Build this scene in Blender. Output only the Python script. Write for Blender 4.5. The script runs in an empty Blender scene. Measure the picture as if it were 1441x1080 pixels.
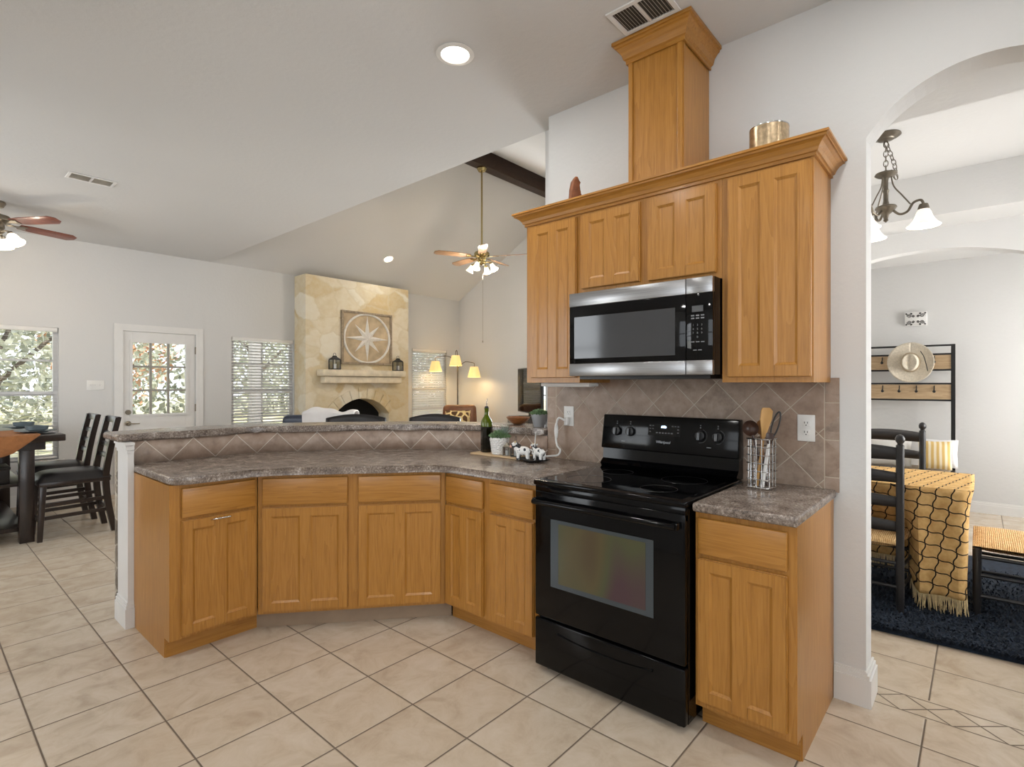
import bpy, bmesh, math, random
from mathutils import Vector, Matrix
PI = math.pi
R = math.radians
random.seed(7)
sc = bpy.context.scene
COL = sc.collection

# ------------------------------------------------------------------ camera
CAM_H = 1.38
cam_d = bpy.data.cameras.new('camera')
cam_d.sensor_fit = 'HORIZONTAL'
cam_d.sensor_width = 36.0
cam_d.lens = 36.0 * 753.0 / 1441.0
cam_d.clip_end = 200
cam = bpy.data.objects.new('camera', cam_d)
COL.objects.link(cam)
cam.location = (0, 0, CAM_H)
cam.rotation_euler = (R(90), 0, R(41.2 - 90))
sc.camera = cam

# ------------------------------------------------------------------ world, exposure, big lights
world = bpy.data.worlds.new('sky')
sc.world = world
world.use_nodes = True
wn = world.node_tree.nodes
wn['Background'].inputs[0].default_value = (0.86, 0.93, 1.0, 1)
wn['Background'].inputs[1].default_value = 2.2
sc.view_settings.view_transform = 'Standard'
sc.view_settings.look = 'None'
sc.view_settings.gamma = 1.0
sc.view_settings.exposure = 0.0
sc.view_settings.use_curve_mapping = False


def light(name, kind, loc, power, color=(1, 1, 1), rot=(0, 0, 0), size=0.1, size_y=None, spread=None, shape=None, parent=None):
    l = bpy.data.lights.new(name, kind)
    l.energy = power
    l.color = color
    if kind == 'AREA':
        l.size = size
        l.shape = shape or ('RECTANGLE' if size_y else 'SQUARE')
        if size_y:
            l.size_y = size_y
        if spread:
            l.spread = spread
    elif kind == 'SUN':
        l.angle = size
    else:
        l.shadow_soft_size = size
    o = bpy.data.objects.new(name, l)
    COL.objects.link(o)
    o.location = loc
    o.rotation_euler = rot
    if parent:
        o.parent = parent
    return o


WARM = (1.0, 0.86, 0.68)
NEUT = (1.0, 0.985, 0.96)
COOL = (0.93, 0.97, 1.0)
light('sun', 'SUN', (0, 20, 20), 8.5, (1, 0.95, 0.86), (R(24), 0, R(-20)), R(1))
# added fill: area lamps set outside unseen windows put in for them
light('fill_rear', 'AREA', (0.3, -2.35, 1.6), 40, COOL, (R(90), 0, 0), 2.6, 1.8)
light('fill_side', 'AREA', (-2.2, 0.3, 1.6), 26, COOL, (0, R(-90), 0), 1.8, 2.2)
light('fill_breakfast', 'AREA', (-2.2, 5.6, 1.6), 100, COOL, (0, R(-90), 0), 1.8, 3.0)
light('fill_dining', 'AREA', (5.0, -2.15, 1.7), 230, (1, 0.985, 0.96), (R(90), 0, 0), 2.6, 1.8)
light('fill_entry', 'AREA', (6.85, -2.15, 1.4), 130, (1, 0.985, 0.96), (R(90), 0, 0), 1.0, 2.2)
light('fill_living', 'AREA', (7.72, 3.6, 1.5), 260, COOL, (0, R(90), 0), 1.8, 1.8)

# ------------------------------------------------------------------ materials


def lin(c):
    return tuple((x / 255 / 12.92 if x / 255 <= 0.04045 else ((x / 255 + 0.055) / 1.055) ** 2.4) for x in c) + (1,)


class NT:
    def __init__(s, name):
        s.m = bpy.data.materials.new(name)
        s.m.use_nodes = True
        s.t = s.m.node_tree
        s.b = s.t.nodes['Principled BSDF']

    def n(s, typ, **kw):
        nd = s.t.nodes.new(typ)
        for k, v in kw.items():
            if k in nd.inputs:
                nd.inputs[k].default_value = v
            else:
                setattr(nd, k, v)
        return nd

    def l(s, a, b):
        s.t.links.new(a, b)

    def coord(s, kind='Object', scale=(1, 1, 1), rot=(0, 0, 0), loc=(0, 0, 0)):
        tc = s.n('ShaderNodeTexCoord')
        mp = s.n('ShaderNodeMapping')
        mp.inputs['Scale'].default_value = scale
        mp.inputs['Rotation'].default_value = rot
        mp.inputs['Location'].default_value = loc
        s.l(tc.outputs[kind], mp.inputs['Vector'])
        return mp.outputs['Vector']

    def math(s, op, a, b=None, c=None):
        nd = s.n('ShaderNodeMath', operation=op)
        for i, v in enumerate((a, b, c)):
            if v is None:
                continue
            if isinstance(v, (int, float)):
                nd.inputs[i].default_value = v
            else:
                s.l(v, nd.inputs[i])
        return nd.outputs[0]

    def ramp(s, fac, stops):
        nd = s.n('ShaderNodeValToRGB')
        cr = nd.color_ramp
        while len(cr.elements) < len(stops):
            cr.elements.new(0.5)
        for e, (p, c) in zip(cr.elements, stops):
            e.position = p
            e.color = c
        s.l(fac, nd.inputs['Fac'])
        return nd.outputs['Color']

    def mix(s, fac, a, b, mode='MIX'):
        nd = s.n('ShaderNodeMixRGB', blend_type=mode)
        for i, v in ((0, fac), (1, a), (2, b)):
            if isinstance(v, (int, float)):
                nd.inputs[i].default_value = v
            elif isinstance(v, tuple):
                nd.inputs[i].default_value = v
            else:
                s.l(v, nd.inputs[i])
        return nd.outputs[0]

    def bump(s, h, strength=0.2, dist=0.01):
        nd = s.n('ShaderNodeBump')
        nd.inputs['Strength'].default_value = strength
        nd.inputs['Distance'].default_value = dist
        s.l(h, nd.inputs['Height'])
        s.l(nd.outputs[0], s.b.inputs['Normal'])

    def set(s, color=None, rough=None, metal=None, spec=None, coat=None):
        if color is not None:
            if isinstance(color, tuple):
                s.b.inputs['Base Color'].default_value = color
            else:
                s.l(color, s.b.inputs['Base Color'])
        if rough is not None:
            s.b.inputs['Roughness'].default_value = rough
        if metal is not None:
            s.b.inputs['Metallic'].default_value = metal
        if spec is not None:
            s.b.inputs['Specular IOR Level'].default_value = spec
        if coat is not None:
            s.b.inputs['Coat Weight'].default_value = coat
            s.b.inputs['Coat Roughness'].default_value = 0.15
        return s


def plain(name, c, rough=0.5, metal=0.0, spec=0.5, var=0.06, scale=8, bump=0.0, bscale=60):
    t = NT(name)
    v = t.coord()
    nz = t.n('ShaderNodeTexNoise', Scale=scale, Detail=3.0)
    t.l(v, nz.inputs['Vector'])
    c1 = lin(c)
    lo = tuple(x * (1 - var) for x in c1[:3]) + (1,)
    hi = tuple(min(1, x * (1 + var)) for x in c1[:3]) + (1,)
    t.set(t.ramp(nz.outputs['Fac'], [(0.3, lo), (0.7, hi)]), rough, metal, spec)
    if bump:
        n2 = t.n('ShaderNodeTexNoise', Scale=bscale, Detail=4.0)
        t.l(v, n2.inputs['Vector'])
        t.bump(n2.outputs['Fac'], bump, 0.004)
    return t.m


def wood(name, dark, mid, light_, scale, rough=0.35, coat=0.15, bump=0.05):
    """scale: stretch per object axis, small along the grain"""
    t = NT(name)
    tc = t.n('ShaderNodeTexCoord')
    oi = t.n('ShaderNodeObjectInfo')
    rnd = t.math('MULTIPLY', oi.outputs['Random'], 7.0)
    cx = t.n('ShaderNodeCombineXYZ')
    for i in range(3):
        t.l(rnd, cx.inputs[i])
    ad = t.n('ShaderNodeVectorMath', operation='ADD')
    t.l(tc.outputs['Object'], ad.inputs[0])
    t.l(cx.outputs[0], ad.inputs[1])
    mp = t.n('ShaderNodeMapping')
    mp.inputs['Scale'].default_value = scale
    t.l(ad.outputs[0], mp.inputs['Vector'])
    n1 = t.n('ShaderNodeTexNoise', Scale=1.0, Detail=2.0, Distortion=0.6)
    t.l(mp.outputs[0], n1.inputs['Vector'])
    band = t.math('FRACT', t.math('MULTIPLY', n1.outputs['Fac'], 7.0))
    n2 = t.n('ShaderNodeTexNoise', Scale=9.0, Detail=4.0)
    t.l(mp.outputs[0], n2.inputs['Vector'])
    f = t.math('ADD', t.math('MULTIPLY', band, 0.22), t.math('ADD', t.math('MULTIPLY', n2.outputs['Fac'], 0.7), 0.04))
    col = t.ramp(f, [(0.2, lin(dark)), (0.5, lin(mid)), (0.8, lin(light_))])
    t.set(col, rough, 0, 0.5, coat)
    t.bump(n2.outputs['Fac'], bump, 0.002)
    return t.m


OAK = ((148, 97, 36), (170, 117, 48), (182, 130, 61))
M = {}
M['oak_v'] = wood('oak_vertical_grain', *OAK, (14, 14, 0.9))
M['oak_h'] = wood('oak_horizontal_grain', *OAK, (0.9, 14, 14))
M['oak_y'] = wood('oak_long_grain', *OAK, (14, 0.9, 14))
M['espresso'] = wood('espresso_wood', (22, 14, 11), (34, 22, 17), (46, 31, 24), (12, 12, 1.2), 0.3, 0.3)
M['blackwood'] = plain('black_painted_wood', (34, 32, 33), 0.4)
M['beam'] = wood('dark_beam_wood', (38, 27, 20), (56, 40, 30), (74, 55, 42), (1, 12, 12), 0.6, 0)
M['pinewood'] = wood('pale_plank_wood', (150, 122, 90), (176, 150, 116), (198, 172, 138), (10, 1, 14), 0.6, 0)
M['bamboo'] = wood('bamboo_board_wood', (176, 146, 108), (202, 172, 132), (220, 194, 156), (12, 1, 12), 0.5, 0)
M['brownwood'] = wood('brown_turned_wood', (100, 58, 27), (138, 84, 41), (164, 106, 57), (3, 9, 9), 0.4, 0.2)
M['fanwood'] = wood('reddish_blade_wood', (90, 46, 34), (118, 62, 46), (138, 78, 58), (1.5, 9, 9), 0.35, 0.2)
M['fanwood_grey'] = wood('brown_blade_wood', (116, 88, 66), (140, 108, 82), (158, 126, 98), (1.5, 9, 9), 0.35, 0.2)
M['weathered'] = wood('weathered_frame_wood', (122, 108, 90), (150, 134, 112), (172, 156, 134), (4, 4, 4), 0.8, 0)
M['white_trim'] = plain('white_trim_paint', (222, 220, 217), 0.4, var=0.02)
M['white_plastic'] = plain('white_plastic', (228, 226, 222), 0.35, var=0.02)
M['black_enamel'] = plain('black_enamel', (7, 7, 8), 0.1, spec=0.22, var=0.02)
M['black_glass'] = plain('black_glass', (5, 5, 6), 0.05, spec=0.3, var=0.02)
M['black_plastic'] = plain('black_plastic', (16, 16, 17), 0.35, var=0.05)
M['black_metal'] = plain('black_metal', (28, 27, 27), 0.45, 0.3)
M['grey_mark'] = plain('pale_grey_marking', (150, 154, 158), 0.5, var=0.02)
M['chrome'] = plain('chrome', (205, 205, 205), 0.16, 1.0, var=0.02)
M['nickel'] = plain('brushed_nickel', (150, 142, 128), 0.3, 1.0, var=0.05)
M['bronze'] = plain('taupe_bronze', (112, 104, 92), 0.45, 0.7, var=0.15, scale=30)
M['brass'] = plain('antique_brass', (178, 160, 112), 0.25, 1.0, var=0.1)
M['leather_black'] = plain('black_leather', (30, 27, 27), 0.32, var=0.15, bump=0.15, bscale=120)
M['leather_brown'] = plain('brown_leather', (122, 76, 44), 0.4, var=0.2, bump=0.2, bscale=80)
M['leather_blue'] = plain('navy_leather', (40, 48, 66), 0.4, var=0.2, bump=0.2, bscale=80)
M['fleece'] = plain('white_fleece', (226, 224, 224), 0.95, var=0.05, bump=0.6, bscale=90)
M['ceramic_white'] = plain('white_ceramic', (232, 230, 226), 0.25, var=0.02)
M['ceramic_grey'] = plain('grey_ceramic', (150, 152, 154), 0.5, var=0.06)
M['slate_plate'] = plain('slate_blue_stoneware', (88, 98, 102), 0.4, var=0.1)
M['leaf'] = plain('succulent_green', (104, 132, 90), 0.6, var=0.3, scale=40)
M['leaf_grey'] = plain('grey_green_leaf', (134, 148, 138), 0.6, var=0.2, scale=40)
M['rust_cloth'] = plain('rust_runner_cloth', (150, 98, 56), 0.9, var=0.15, scale=30, bump=0.3, bscale=300)
M['straw'] = plain('straw', (206, 196, 178), 0.9, var=0.12, scale=60, bump=0.4, bscale=300)
M['iron'] = plain('grey_iron', (70, 70, 70), 0.5, 0.6)
M['firebox'] = plain('soot_black', (14, 13, 12), 0.9, var=0.3)
M['whitewash'] = plain('whitewashed_wood', (222, 218, 210), 0.7, var=0.08, scale=20)
M['mercury'] = plain('mottled_mercury_glass', (190, 168, 136), 0.3, 0.7, var=0.25, scale=60)
M['carved'] = plain('carved_wood', (132, 78, 44), 0.6, var=0.3, scale=40)
M['bark'] = plain('tree_bark', (92, 82, 72), 0.95, var=0.25, bump=0.6, bscale=20)
M['porch'] = plain('porch_post_paint', (150, 148, 146), 0.7)
M['concrete'] = plain('patio_concrete', (196, 190, 180), 0.9)
M['fringe'] = plain('cream_fringe_yarn', (206, 184, 140), 0.9, var=0.15, scale=60)


def emit(name, c, strength, base=None):
    t = NT(name)
    t.set(lin(base or c), 0.4)
    t.b.inputs['Emission Color'].default_value = lin(c)
    t.b.inputs['Emission Strength'].default_value = strength
    return t.m


M['bulb'] = emit('lit_lamp_lens', (255, 246, 228), 7.0)
M['frost_lit'] = emit('lit_frosted_glass', (255, 242, 220), 1.7)
M['frost_dim'] = emit('lit_white_glass', (255, 247, 236), 0.5)
M['shade_lit'] = emit('lit_cream_shade', (250, 214, 128), 0.62, (238, 214, 150))
M['clock_lit'] = emit('lit_clock_digits', (190, 215, 255), 2.2)


def wall_paint(name, c):
    t = NT(name)
    v = t.coord()
    n1 = t.n('ShaderNodeTexNoise', Scale=28.0, Detail=5.0, Roughness=0.6)
    t.l(v, n1.inputs['Vector'])
    n2 = t.n('ShaderNodeTexNoise', Scale=0.7, Detail=2.0)
    t.l(v, n2.inputs['Vector'])
    a = lin(c)
    b = tuple(x * 0.96 for x in a[:3]) + (1,)
    t.set(t.ramp(n2.outputs['Fac'], [(0.35, b), (0.65, a)]), 0.85, spec=0.2)
    t.bump(n1.outputs['Fac'], 0.35, 0.006)
    return t.m


M['wall'] = wall_paint('textured_wall_paint', (212, 211, 209))
M['ceiling'] = wall_paint('textured_ceiling_paint', (212, 211, 209))


def tile_floor():
    t = NT('beige_floor_tile')
    tc = t.n('ShaderNodeTexCoord')
    sx = t.n('ShaderNodeSeparateXYZ')
    t.l(tc.outputs['Object'], sx.inputs[0])
    u = t.math('DIVIDE', t.math('SUBTRACT', sx.outputs[0], 0.346), 0.368)
    w = t.math('DIVIDE', t.math('SUBTRACT', sx.outputs[1], 0.836), 0.3335)

    def edge(x, period):
        fr = t.math('FRACT', t.math('ADD', x, 100.0))
        d = t.math('MINIMUM', fr, t.math('SUBTRACT', 1.0, fr))
        return t.math('MULTIPLY', d, period)
    d = t.math('MINIMUM', edge(u, 0.368), edge(w, 0.3335))
    # border band of small diamonds across the doorway
    bx = sx.outputs[0]
    by = sx.outputs[1]
    inb = t.math('MULTIPLY', t.math('MULTIPLY', t.math('GREATER_THAN', bx, 2.775), t.math('LESS_THAN', bx, 2.945)),
                 t.math('MULTIPLY', t.math('GREATER_THAN', by, -0.6), t.math('LESS_THAN', by, 0.4)))
    p = t.math('DIVIDE', t.math('SUBTRACT', bx, 2.86), 0.075)
    q = t.math('DIVIDE', by, 0.085)
    d1 = edge(t.math('MULTIPLY', t.math('ADD', p, q), 0.5), 0.12)
    d2 = edge(t.math('MULTIPLY', t.math('SUBTRACT', p, q), 0.5), 0.12)
    dd = t.math('MINIMUM', d1, d2)
    pab = t.math('ABSOLUTE', p)
    lim = t.math('MULTIPLY', t.math('ABSOLUTE', t.math('SUBTRACT', pab, 0.97)), 0.075)
    inner = t.math('LESS_THAN', pab, 0.97)
    db = t.math('MINIMUM', lim, t.math('ADD', dd, t.math('MULTIPLY', t.math('SUBTRACT', 1.0, inner), 1.0)))
    dist = t.math('ADD', t.math('MULTIPLY', d, t.math('SUBTRACT', 1.0, inb)), t.math('MULTIPLY', db, inb))
    grout = t.math('LESS_THAN', dist, 0.0030)
    cell = t.n('ShaderNodeCombineXYZ')
    t.l(t.math('FLOOR', u), cell.inputs[0])
    t.l(t.math('FLOOR', w), cell.inputs[1])
    wn_ = t.n('ShaderNodeTexWhiteNoise', noise_dimensions='2D')
    t.l(cell.outputs[0], wn_.inputs['Vector'])
    off = t.n('ShaderNodeVectorMath', operation='MULTIPLY_ADD')
    off.inputs[1].default_value = (9, 9, 9)
    t.l(wn_.outputs['Color'], off.inputs[0])
    t.l(tc.outputs['Object'], off.inputs[2])
    n1 = t.n('ShaderNodeTexNoise', Scale=7.0, Detail=6.0, Roughness=0.65, Distortion=0.6)
    t.l(off.outputs[0], n1.inputs['Vector'])
    col = t.ramp(n1.outputs['Fac'], [(0.28, lin((181, 163, 142))), (0.5, lin((201, 186, 166))), (0.72, lin((212, 199, 182)))])
    col = t.mix(t.math('MULTIPLY', wn_.outputs['Value'], 0.16), col, lin((184, 160, 132)))
    col = t.mix(grout, col, lin((112, 98, 84)))
    t.set(col, 0.3, spec=0.5)
    rr = t.math('ADD', 0.25, t.math('MULTIPLY', grout, 0.6))
    t.l(rr, t.b.inputs['Roughness'])
    t.bump(t.math('MINIMUM', dist, 0.006), 0.8, 0.5)
    return t.m


M['floor'] = tile_floor()


def tile_wall(name, uv, per, o1, o2, border=None, lo=((122, 104, 90), (150, 131, 115), (170, 152, 137)), g=(182, 168, 150)):
    """diamond tile: diagonal lattice in (horizontal, z); uv=True takes the UV map, else object Y and Z"""
    t = NT(name)
    tc = t.n('ShaderNodeTexCoord')
    sx = t.n('ShaderNodeSeparateXYZ')
    t.l(tc.outputs['UV' if uv else 'Object'], sx.inputs[0])
    h = sx.outputs[0] if uv else sx.outputs[1]
    z = sx.outputs[1] if uv else sx.outputs[2]
    a = t.math('DIVIDE', t.math('SUBTRACT', t.math('ADD', h, z), o1), per)
    b = t.math('DIVIDE', t.math('SUBTRACT', t.math('SUBTRACT', h, z), o2), per)

    def edge(x, period):
        fr = t.math('FRACT', t.math('ADD', x, 50.0))
        return t.math('MULTIPLY', t.math('MINIMUM', fr, t.math('SUBTRACT', 1.0, fr)), period * 0.707)
    d = t.math('MINIMUM', edge(a, per), edge(b, per))
    cell = t.n('ShaderNodeCombineXYZ')
    t.l(t.math('FLOOR', a), cell.inputs[0])
    t.l(t.math('FLOOR', b), cell.inputs[1])
    if border:
        inb = None
        for (h0, h1) in border:
            k = t.math('MULTIPLY', t.math('GREATER_THAN', h, h0), t.math('LESS_THAN', h, h1))
            inb = k if inb is None else t.math('ADD', inb, k)
        dz = edge(t.math('DIVIDE', t.math('SUBTRACT', z, 1.13), 0.165), 0.165 * 1.41)
        dh = None
        for (h0, h1) in border:
            for e in (h0, h1):
                x = t.math('ABSOLUTE', t.math('SUBTRACT', h, e))
                dh = x if dh is None else t.math('MINIMUM', dh, x)
        d = t.math('ADD', t.math('MULTIPLY', d, t.math('SUBTRACT', 1.0, inb)), t.math('MULTIPLY', dz, inb))
        d = t.math('MINIMUM', d, dh)
        t.l(t.math('MULTIPLY', inb, t.math('FLOOR', t.math('MULTIPLY', z, 6.0))), cell.inputs[2])
    grout = t.math('LESS_THAN', d, 0.0020)
    wn_ = t.n('ShaderNodeTexWhiteNoise', noise_dimensions='3D')
    t.l(cell.outputs[0], wn_.inputs['Vector'])
    n1 = t.n('ShaderNodeTexNoise', Scale=14.0, Detail=6.0, Roughness=0.65)
    off = t.n('ShaderNodeVectorMath', operation='MULTIPLY_ADD')
    off.inputs[1].default_value = (5, 5, 5)
    t.l(wn_.outputs['Color'], off.inputs[0])
    t.l(tc.outputs['Object'], off.inputs[2])
    t.l(off.outputs[0], n1.inputs['Vector'])
    col = t.ramp(n1.outputs['Fac'], [(0.3, lin(lo[0])), (0.5, lin(lo[1])), (0.7, lin(lo[2]))])
    col = t.mix(t.math('MULTIPLY', wn_.outputs['Value'], 0.3), col, lin((154, 118, 92)))
    col = t.mix(grout, col, lin(g))
    t.set(col, 0.42)
    t.bump(t.math('MINIMUM', d, 0.004), 0.6, 0.4)
    return t.m


M['splash'] = tile_wall('diamond_wall_tile', False, 0.228, 2.387, -0.153, [(0.40, 0.522), (2.005, 2.2)])
M['strip'] = tile_wall('diamond_strip_tile', True, 0.257, 1.981 - 0.868, 0.153 - 0.868, None, ((128, 111, 99), (156, 138, 124), (174, 157, 143)), (206, 196, 184))  # same tile as the backsplash, lightened to offset shade under the bar


def laminate():
    t = NT('speckled_stone_laminate')
    v = t.coord()
    n1 = t.n('ShaderNodeTexNoise', Scale=105.0, Detail=4.0, Roughness=0.8)
    n2 = t.n('ShaderNodeTexNoise', Scale=14.0, Detail=5.0, Roughness=0.7)
    n3 = t.n('ShaderNodeTexNoise', Scale=3.0, Detail=3.0)
    for n in (n1, n2, n3):
        t.l(v, n.inputs['Vector'])
    f = t.math('ADD', t.math('MULTIPLY', n1.outputs['Fac'], 0.62), t.math('MULTIPLY', n2.outputs['Fac'], 0.38))
    col = t.ramp(f, [(0.38, lin((58, 52, 50))), (0.46, lin((112, 100, 92))), (0.54, lin((144, 131, 121))), (0.62, lin((196, 187, 179)))])
    col = t.mix(t.math('MULTIPLY', n3.outputs['Fac'], 0.25), col, lin((128, 112, 94)))
    t.set(col, 0.25)
    return t.m


M['laminate'] = laminate()


def stone(name, scale, cols, mortar, rot=(0, 0, 0)):
    t = NT(name)
    v = t.coord('Object', (scale, scale, scale * 1.25), rot)
    nz = t.n('ShaderNodeTexNoise', Scale=1.6, Detail=3.0)
    t.l(v, nz.inputs['Vector'])
    ad = t.n('ShaderNodeVectorMath', operation='MULTIPLY_ADD')
    ad.inputs[1].default_value = (0.5, 0.5, 0.5)
    t.l(nz.outputs['Color'], ad.inputs[0])
    t.l(v, ad.inputs[2])
    vo = t.n('ShaderNodeTexVoronoi', Scale=1.0, feature='DISTANCE_TO_EDGE')
    vc = t.n('ShaderNodeTexVoronoi', Scale=1.0, feature='F1')
    t.l(ad.outputs[0], vo.inputs['Vector'])
    t.l(ad.outputs[0], vc.inputs['Vector'])
    bw = t.n('ShaderNodeSeparateXYZ')
    t.l(vc.outputs['Color'], bw.inputs[0])
    n2 = t.n('ShaderNodeTexNoise', Scale=3.0, Detail=8.0, Roughness=0.7)
    t.l(v, n2.inputs['Vector'])
    f = t.math('ADD', t.math('MULTIPLY', bw.outputs[0], 0.45), t.math('MULTIPLY', n2.outputs['Fac'], 0.55))
    col = t.ramp(f, [(0.25, lin(cols[0])), (0.42, lin(cols[1])), (0.56, lin(cols[2])), (0.75, lin(cols[3]))])
    mask = t.math('LESS_THAN', vo.outputs['Distance'], 0.035)
    col = t.mix(t.math('MULTIPLY', mask, 0.55), col, lin(mortar))
    t.set(col, 0.9, spec=0.2)
    hgt = t.math('ADD', t.math('MINIMUM', vo.outputs['Distance'], 0.12), t.math('MULTIPLY', n2.outputs['Fac'], 0.08))
    t.bump(hgt, 0.45, 0.08)
    return t.m


M['stone'] = stone('cream_field_stone', 2.6, ((206, 182, 138), (214, 198, 164), (223, 211, 186), (229, 221, 203)), (214, 200, 170))
M['limestone'] = plain('cut_limestone', (220, 208, 184), 0.9, var=0.12, scale=10, bump=0.6, bscale=25)
M['cladding'] = stone('grey_stone_cladding', 7.0, ((84, 78, 70), (120, 110, 98), (150, 140, 126), (176, 166, 150)), (200, 190, 176))


def stainless():
    t = NT('brushed_stainless_steel')
    v = t.coord('Object', (2, 300, 300))
    n = t.n('ShaderNodeTexNoise', Scale=1.0, Detail=3.0)
    t.l(v, n.inputs['Vector'])
    t.set(t.ramp(n.outputs['Fac'], [(0.3, lin((150, 150, 151))), (0.7, lin((176, 176, 177)))]), 0.3, 1.0)
    return t.m


M['steel'] = stainless()


def glass(name, tint=(1, 1, 1, 1), rough=0.0, gl=0.08):
    m = bpy.data.materials.new(name)
    m.use_nodes = True
    nt = m.node_tree
    nt.nodes.remove(nt.nodes['Principled BSDF'])
    out = nt.nodes['Material Output']
    tr = nt.nodes.new('ShaderNodeBsdfTransparent')
    tr.inputs[0].default_value = tint
    gs = nt.nodes.new('ShaderNodeBsdfGlossy')
    gs.inputs['Roughness'].default_value = rough
    fr = nt.nodes.new('ShaderNodeFresnel')
    fr.inputs[0].default_value = 1.45
    mx = nt.nodes.new('ShaderNodeMixShader')
    nt.links.new(fr.outputs[0], mx.inputs[0])
    nt.links.new(tr.outputs[0], mx.inputs[1])
    nt.links.new(gs.outputs[0], mx.inputs[2])
    nt.links.new(mx.outputs[0], out.inputs['Surface'])
    return m


M['pane'] = glass('window_pane_glass')
M['clear'] = glass('clear_glass', (0.92, 0.94, 0.94, 1))
M['green_glass'] = NT('olive_green_glass').set(lin((78, 92, 10)), 0.08).m
M['oil'] = NT('dark_bottle_contents').set(lin((18, 16, 8)), 0.08).m


def blind_mat():
    m = bpy.data.materials.new('white_blind_slat')
    m.use_nodes = True
    nt = m.node_tree
    b = nt.nodes['Principled BSDF']
    b.inputs['Base Color'].default_value = lin((226, 226, 226))
    b.inputs['Roughness'].default_value = 0.5
    tl = nt.nodes.new('ShaderNodeBsdfTranslucent')
    tl.inputs[0].default_value = lin((236, 236, 238))
    mx = nt.nodes.new('ShaderNodeMixShader')
    mx.inputs[0].default_value = 0.72
    nt.links.new(b.outputs[0], mx.inputs[1])
    nt.links.new(tl.outputs[0], mx.inputs[2])
    nt.links.new(mx.outputs[0], nt.nodes['Material Output'].inputs['Surface'])
    return m


M['blind'] = blind_mat()


def trellis():
    t = NT('mustard_trellis_throw')
    tc = t.n('ShaderNodeTexCoord')
    sx = t.n('ShaderNodeSeparateXYZ')
    t.l(tc.outputs['UV'], sx.inputs[0])
    ca, sa_ = math.cos(R(11)), math.sin(R(11))
    u0 = t.math('DIVIDE', t.math('ADD', t.math('MULTIPLY', sx.outputs[0], ca), t.math('MULTIPLY', sx.outputs[1], -sa_)), 0.074)
    v0 = t.math('DIVIDE', t.math('ADD', t.math('MULTIPLY', sx.outputs[0], sa_), t.math('MULTIPLY', sx.outputs[1], ca)), 0.074)
    u = t.math('ADD', u0, t.math('MULTIPLY', t.math('SINE', t.math('MULTIPLY', v0, 2 * PI)), 0.06))
    v = t.math('ADD', v0, t.math('MULTIPLY', t.math('SINE', t.math('MULTIPLY', u0, 2 * PI)), 0.06))

    def edge(x):
        fr = t.math('FRACT', t.math('ADD', x, 50.0))
        return t.math('MINIMUM', fr, t.math('SUBTRACT', 1.0, fr))
    d = t.math('MINIMUM', edge(u), edge(v))
    line = t.math('LESS_THAN', d, 0.045)
    n = t.n('ShaderNodeTexNoise', Scale=25.0, Detail=4.0)
    t.l(tc.outputs['Object'], n.inputs['Vector'])
    col = t.ramp(n.outputs['Fac'], [(0.3, lin((186, 146, 90))), (0.7, lin((214, 178, 122)))])
    t.set(t.mix(line, col, lin((40, 34, 30))), 0.9, spec=0.1)
    n2 = t.n('ShaderNodeTexNoise', Scale=200.0, Detail=2.0)
    t.l(tc.outputs['Object'], n2.inputs['Vector'])
    t.bump(n2.outputs['Fac'], 0.3, 0.003)
    return t.m


M['trellis'] = trellis()


def rush():
    t = NT('woven_rush')
    v = t.coord('Object', (1, 1, 1))
    w = t.n('ShaderNodeTexWave', Scale=34.0, Distortion=3.0, Detail=3.0)
    w.bands_direction = 'Y'
    t.l(v, w.inputs['Vector'])
    n = t.n('ShaderNodeTexNoise', Scale=40.0, Detail=4.0)
    t.l(v, n.inputs['Vector'])
    f = t.math('ADD', t.math('MULTIPLY', w.outputs['Fac'], 0.4), t.math('MULTIPLY', n.outputs['Fac'], 0.6))
    t.set(t.ramp(f, [(0.25, lin((164, 122, 72))), (0.5, lin((206, 166, 110))), (0.75, lin((226, 196, 146)))]), 0.85)
    t.bump(f, 0.6, 0.01)
    return t.m


M['rush'] = rush()


def spots(name, base, spot, scale, thr=0.5):
    t = NT(name)
    v = t.coord('Object', (scale,) * 3)
    n = t.n('ShaderNodeTexNoise', Scale=1.0, Detail=1.0)
    t.l(v, n.inputs['Vector'])
    t.set(t.mix(t.math('GREATER_THAN', n.outputs['Fac'], thr), lin(base), lin(spot)), 0.4)
    return t.m


M['cowhide'] = spots('white_glaze_black_patches', (236, 234, 230), (40, 44, 50), 32, 0.54)


def stripe():
    t = NT('gold_bead_stripe')
    w = t.n('ShaderNodeTexWave', Scale=7.0, Distortion=0.6, Detail=2.0)
    w.bands_direction = 'X'
    t.l(t.coord(), w.inputs['Vector'])
    t.set(t.ramp(w.outputs['Fac'], [(0.35, lin((226, 214, 186))), (0.6, lin((206, 172, 104)))]), 0.9)
    return t.m


M['bead'] = stripe()


def giraffe():
    t = NT('giraffe_patch_print')
    vo = t.n('ShaderNodeTexVoronoi', Scale=9.0, feature='DISTANCE_TO_EDGE')
    t.l(t.coord(), vo.inputs['Vector'])
    t.set(t.mix(t.math('GREATER_THAN', vo.outputs['Distance'], 0.12), lin((232, 208, 150)), lin((96, 66, 40))), 0.9)
    return t.m


M['giraffe'] = giraffe()


def oven_window():
    t = NT('iridescent_oven_glass')
    v = t.coord('Object', (3.2, 1, 1.0))
    n = t.n('ShaderNodeTexNoise', Scale=1.2, Detail=1.0)
    t.l(v, n.inputs['Vector'])
    t.set(t.ramp(n.outputs['Fac'], [(0.3, lin((76, 62, 50))), (0.45, lin((86, 78, 54))), (0.55, lin((76, 78, 56))), (0.68, lin((76, 58, 62)))]), 0.12, spec=0.3)
    return t.m


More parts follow.
